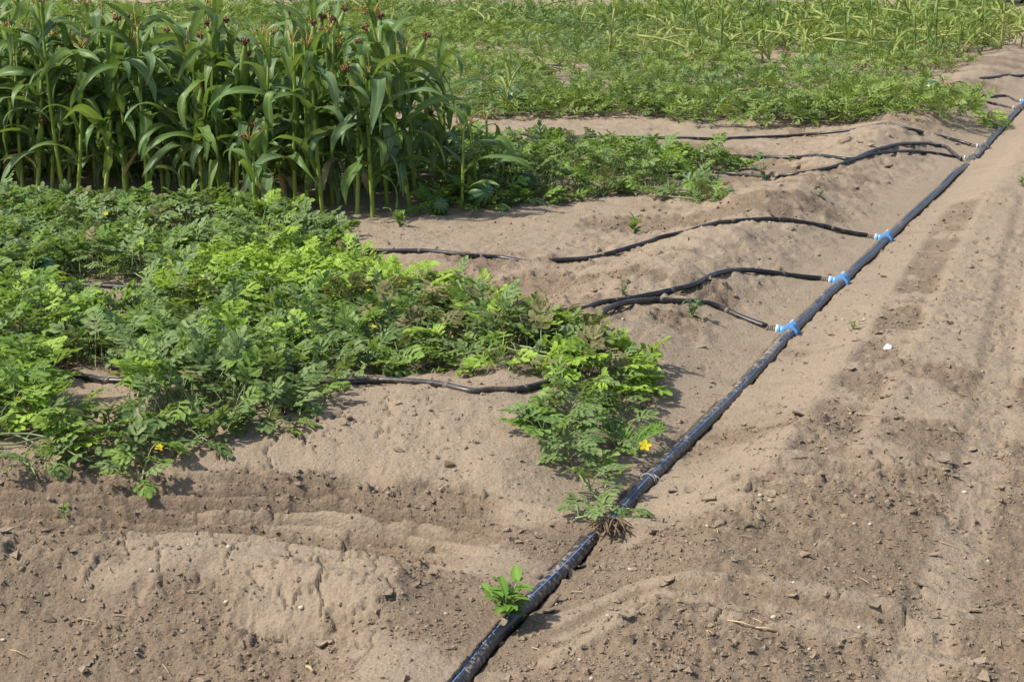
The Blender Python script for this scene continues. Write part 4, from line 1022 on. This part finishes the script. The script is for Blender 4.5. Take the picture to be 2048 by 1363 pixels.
# ------------------------------------------------------------------ weeds
def lance_leaf(wid, n=6):
    V, F, A = [], [], []
    for i in range(n + 1):
        t = i / n; w_ = wid * math.sin(math.pi * min(1, t * .93 + .07)) ** .8
        for s in (-1, 0, 1): V.append([s * w_, t, .25 * abs(s) * w_ - .25 * t * t]); A.append(1.0 if s == 0 else 0.0)
    for i in range(n):
        for m in (0, 1): F.append([i * 3 + m, i * 3 + m + 1, i * 3 + m + 4, i * 3 + m + 3])
    return np.array(V), quads_to_tris(np.array(F)), np.array(A)
LANCE = leaf_meshes('leaf', [lance_leaf(.2), lance_leaf(.16), lance_leaf(.24)], M_WEED); LANCED = leaf_meshes('leaf', [lance_leaf(.2), lance_leaf(.26)], M_WEEDD)
def weed(px, py, hgt, nstem, nleaf, L, label, ms=LANCE, spread=.5, seed=0, pitch=.45):
    r = np.random.RandomState(seed); g = G(px, py); root = empty('weed', g); a = Acc()
    for s in range(nstem):
        an = r.uniform(0, 6.3); d = np.array([math.cos(an), math.sin(an)]) * spread * hgt * r.uniform(.2, 1) * (nstem > 1); hh = hgt * r.uniform(.65, 1)
        t = np.linspace(0, 1, 6)[:, None]; P = np.concatenate([d[0] * t ** 1.4, d[1] * t ** 1.4, hh * t - .005], 1); V, F = tube(P, np.linspace(.0032, .0016, 6), 5); a.add(V, F, r.rand())
        for k in range(nleaf):
            f = (k + 1) / nleaf; p = np.array([np.interp(f, t[:, 0], P[:, c]) for c in range(3)]); az = k * 2.4 + r.normal(0, .3)
            obj('leaf', ms[r.randint(len(ms))], root, mw=Matrix.Translation(p.tolist()) @ rot_ypr(az, r.normal(pitch, .25), r.normal(0, .2)) @ Matrix.Scale(L * r.uniform(.7, 1.15), 4))
    obj('stem', a.mesh('stem', M_STEM), root); tag(root, label, 'weed', 'weeds on the bare soil')
weed(1012, 1228, .085, 6, 7, .062, 'bright green broad leafed weed growing against the left side of the pipe', LANCE, .7, 1)
weed(128, 1036, .06, 1, 9, .03, 'small upright bright weed standing in the tyre furrow below the melon bed', LANCE, .3, 2)
weed(472, 1096, .055, 1, 6, .03, 'thin grey weed on the tread line above the pale crust mound', LANCED, .3, 3)
weed(1266, 468, .10, 4, 6, .06, 'bushy green weed alone on the bare strip behind the long arching hose', LANCE, .5, 4, .7)
weed(1525, 364, .24, 2, 7, .075, 'tall dark round-leaved weed standing over the hose on the bare strip', LANCED, .2, 5, .2)
weed(1706, 662, .05, 2, 6, .025, 'tiny green seedling weed on the smooth road soil right of the pipe', LANCE, .4, 6)
weed(1384, 640, .10, 3, 8, .04, 'thin leafy weed growing under the hose by the first blue clamp', LANCED, .4, 7)
weed(1245, 592, .06, 3, 6, .03, 'little weed on crumbly soil beside the hose to the leafy bed end', LANCED, .5, 8)
weed(1640, 396, .05, 2, 5, .03, 'tiny pale weed beside a pebble on the bare strip', LANCED, .5, 9)
weed(2044, 372, .08, 3, 6, .05, 'green weed on the road soil opposite the half buried pipe joint', LANCE, .4, 10)
weed(1325, 370, .16, 3, 8, .05, 'slender weed rising from the end of the middle melon bed', LANCED, .3, 12)
weed(1580, 322, .05, 2, 6, .03, 'little dark weed under the looping hose on the dug mound', LANCED, .4, 13)
weed(800, 455, .12, 5, 8, .045, 'wispy green weed clump on shaded soil at the corn corner', LANCE, .6, 14)
def feathery():
    r = np.random.RandomState(77); g = G(1268, 915); root = empty('feathery_weed', g); st = Acc()
    for s in range(11):
        an = r.uniform(.5, 2.6); ln = r.uniform(.10, .2); t = np.linspace(0, 1, 8)[:, None]
        P = np.concatenate([math.cos(an) * ln * t, math.sin(an) * ln * t, .02 + .11 * t - .06 * t * t], 1); V, F = tube(P, np.linspace(.0025, .0012, 8), 4); st.add(V, F, r.rand())
        a = Acc()
        for k in range(18):
            f = .2 + .8 * k / 17; p = np.array([np.interp(f, t[:, 0], P[:, c]) for c in range(3)]); sd_ = an + (1 if k % 2 else -1) * r.uniform(.6, 1.1); l2 = r.uniform(.02, .04)
            e = p + np.array([math.cos(sd_) * l2, math.sin(sd_) * l2, r.uniform(0, .02)]); w_ = np.array([-math.sin(sd_), math.cos(sd_), 0]) * .0035
            a.add(np.array([p - w_, p + w_, e + w_ * .6, e - w_ * .6]), np.array([[0, 1, 2, 3]]), r.rand())
        obj('frond', a.mesh('frond', M_WEED), root)
    obj('stem', st.mesh('stem', M_STEM), root)
    f = obj('flower', FLOWER, root, G(1287, 930) - g + [0, -.03, .075], (.7, 0, .2), .021)
    tag(root, 'feathery fine-leaved green weed with one yellow flower, beside the pipe', 'weed')
feathery()

# ------------------------------------------------------------------ litter
def litter(name, px, py, label, cat, build):
    g = G(px, py); a = Acc(); build(a); o = obj(name, None, None) if False else None
    me = a.mesh(name, M_STRAW); o = obj(name, me, None, g); tag(o, label, cat); return o
def rod(p, q, rad=.0022, sides=6):
    def b(a): V, F = tube(np.array([p, (np.array(p) + q) / 2 + [0, 0, .004], q]), rad, sides); a.add(V, F, .3)
    return b
litter('straw', 1500, 1255, 'thin bent straw lying on smooth tread marks right of the pipe', 'straw', lambda a: (rod((-.05, .03, .006), (.012, -.012, .006))(a), rod((.012, -.012, .006), (.06, -.03, .004))(a)))
litter('straw_chip', 1421, 1270, 'short pale flat straw chip on the clods right of the pipe', 'straw', lambda a: a.box((0, 0, .004), (.010, .026, .003), .6, Matrix.Rotation(.5, 3, 'Z')))
litter('dry_twig', 40, 1308, 'thin pale dry twig on the dark loose clods of the slope', 'twig', rod((-.03, .02, .004), (.02, -.02, .006), .0016))
litter('dry_twig', 618, 1345, 'stubby brown dry twig sticking out of the crust mound edge', 'twig', rod((-.01, .03, .004), (.012, -.015, .012), .004))
litter('dry_twig', 385, 1186, 'small thin twig lying on top of the pale crust mound', 'twig', rod((-.02, 0, .004), (.018, .002, .005), .0018))
def scrap():
    g = G(1776, 697); x = np.linspace(-1, 1, 5); V = np.array([[a * .016, b * .010, .006 + .008 * math.sin(a * 2 + b) + .004 * b] for a in x for b in x]); V2 = V - [0, 0, .0012]
    F = [[i * 5 + j, (i + 1) * 5 + j, (i + 1) * 5 + j + 1, i * 5 + j + 1] for i in range(4) for j in range(4)]; F = np.array(F); n = 25
    A_ = np.concatenate([F, (F + n)[:, ::-1]]); rim = [0, 5, 10, 15, 20, 21, 22, 23, 24, 19, 14, 9, 4, 3, 2, 1]; A_ = np.concatenate([A_, [[rim[(k + 1) % 16], rim[k], rim[k] + n, rim[(k + 1) % 16] + n] for k in range(16)]])
    o = obj('plastic_scrap', mesh_np('plastic_scrap', np.concatenate([V, V2]), A_, M_WHITE), None, g, (0, 0, .5)); tag(o, 'small crumpled white plastic scrap on the soil right of the pipe', 'scrap')
scrap()
def root_tangle():
    r = np.random.RandomState(9); g = G(1215, 1062); a = Acc()
    for k in range(48):
        an = r.uniform(0, 6.3); ln = r.uniform(.03, .11); t = np.linspace(0, 1, 6)[:, None]; c = r.normal(0, .02, 2)
        P = np.concatenate([c[0] + math.cos(an) * ln * (t - .5), c[1] + math.sin(an) * ln * (t - .5), .012 + r.uniform(.0, .03) * np.sin(t * 3.1) + 0 * t], 1); V, F = tube(P, r.uniform(.0012, .003), 5); a.add(V, F, r.rand())
    o = obj('root_tangle', a.mesh('root_tangle', leaf_material('dry_root', (.17, .12, .075), (.27, .20, .125), (.2, .15, .1), 0, .9)), None, g); tag(o, 'dried brown root tangle and soil bits lying across the buried pipe stretch', 'debris')
root_tangle()
def dry_corn_litter():
    r = np.random.RandomState(19)
    spots = [(x, y, 'tan dried corn leaf lying on the soil in front of the far melon bed') for x, y in ((965, 238), (1000, 236), (1030, 240), (1065, 238), (1095, 240), (985, 228), (1050, 232), (1120, 236))]
    spots += [(x, y, 'bleached dry corn leaf lying beside the corn block') for x, y in ((-5, 285), (10, 262), (20, 300), (30, 275), (-20, 250), (45, 262))]
    spots += [(x, y, 'pale dry corn leaf lying among the far melons by the burst melon') for x, y in ((1480, 112), (1540, 118), (1600, 110), (1680, 125), (1850, 132), (1920, 138), (1450, 105))]
    for k, (px, py, l) in enumerate(spots):
        g = G(px, py); o = obj('dry_corn_leaf', CLD_M[k % 6], None, g + [0, 0, .03], (r.normal(0, .3), 1.2 + r.normal(0, .2), r.uniform(0, 6.3)), .6); tag(o, l, 'dry leaf', 'dried corn leaves, ' + l.split(' ', 3)[-1][:30])
    g = G(1012, 232); o = obj('dried_corn_stalk', FB[2], None, g, (0, -.1, .6), (.7, .7, 1.0)); tag(o, 'lone pale leaning corn stalk on the front edge of the far melon bed', 'corn plant')
dry_corn_litter()

# ------------------------------------------------------------------ trees at the end of the field
def trees():
    r = np.random.RandomState(91); Ms = []
    quad = (np.array([[-.5, 0, 0], [.5, 0, 0], [.35, .8, .1], [-.35, .8, .1]]), np.array([[0, 1, 2], [0, 2, 3]]), np.zeros(4))
    for k in range(2600):
        d = r.normal(0, 1, 3); d /= np.linalg.norm(d); cl = r.randint(14); cr = np.random.RandomState(cl); cc = np.array([cr.uniform(-1.3, 1.3), cr.uniform(-1.0, 1.0), cr.uniform(.7, 4.2)])
        p = cc + d * r.uniform(.4, 1.0) * .85; p[2] = max(p[2], .15); Ms.append(Matrix.Translation(p.tolist()) @ rot_ypr(r.uniform(0, 6.3), r.normal(0, .6), r.normal(0, .6)) @ Matrix.Scale(r.uniform(.10, .22), 4))
    crown = merged('crown', [quad], Ms, M_TREELEAF, r)
    a = Acc(); t = np.linspace(0, 1, 8)[:, None]; V, F = tube(np.concatenate([.1 * np.sin(t * 3), .05 * t, 3.4 * t - .1], 1), np.linspace(.16, .06, 8), 9); a.add(V, F)
    for k in range(6):
        an = r.uniform(0, 6.3); z0 = r.uniform(.9, 2.6); tt = np.linspace(0, 1, 5)[:, None]; V, F = tube(np.concatenate([math.cos(an) * 1.1 * tt, math.sin(an) * 1.1 * tt, z0 + 1.0 * tt], 1), np.linspace(.06, .02, 5), 6); a.add(V, F)
    trunk = a.mesh('trunk', M_BARK)
    for k, (x, y, s, l) in enumerate([(9.3, 38.6, 1.0, 'tree with grey trunk and low dark crown at the field end'), (10.5, 37.0, .9, 'dark low crowned tree behind the last corn stalks by the road side'), (11.6, 36.6, 1.1, 'dark low crowned tree behind the last corn stalks by the road side'), (13.0, 37.4, 1.0, 'dark low crowned tree behind the last corn stalks by the road side')]):
        root = empty('tree', (x, y, -.05), k * 1.3); root.scale = (s,) * 3; obj('trunk', trunk, root); c = obj('crown', crown, root); tag(root, l, 'tree', 'trees at the field end')
        if k == 0: c.location.z = .5
trees()
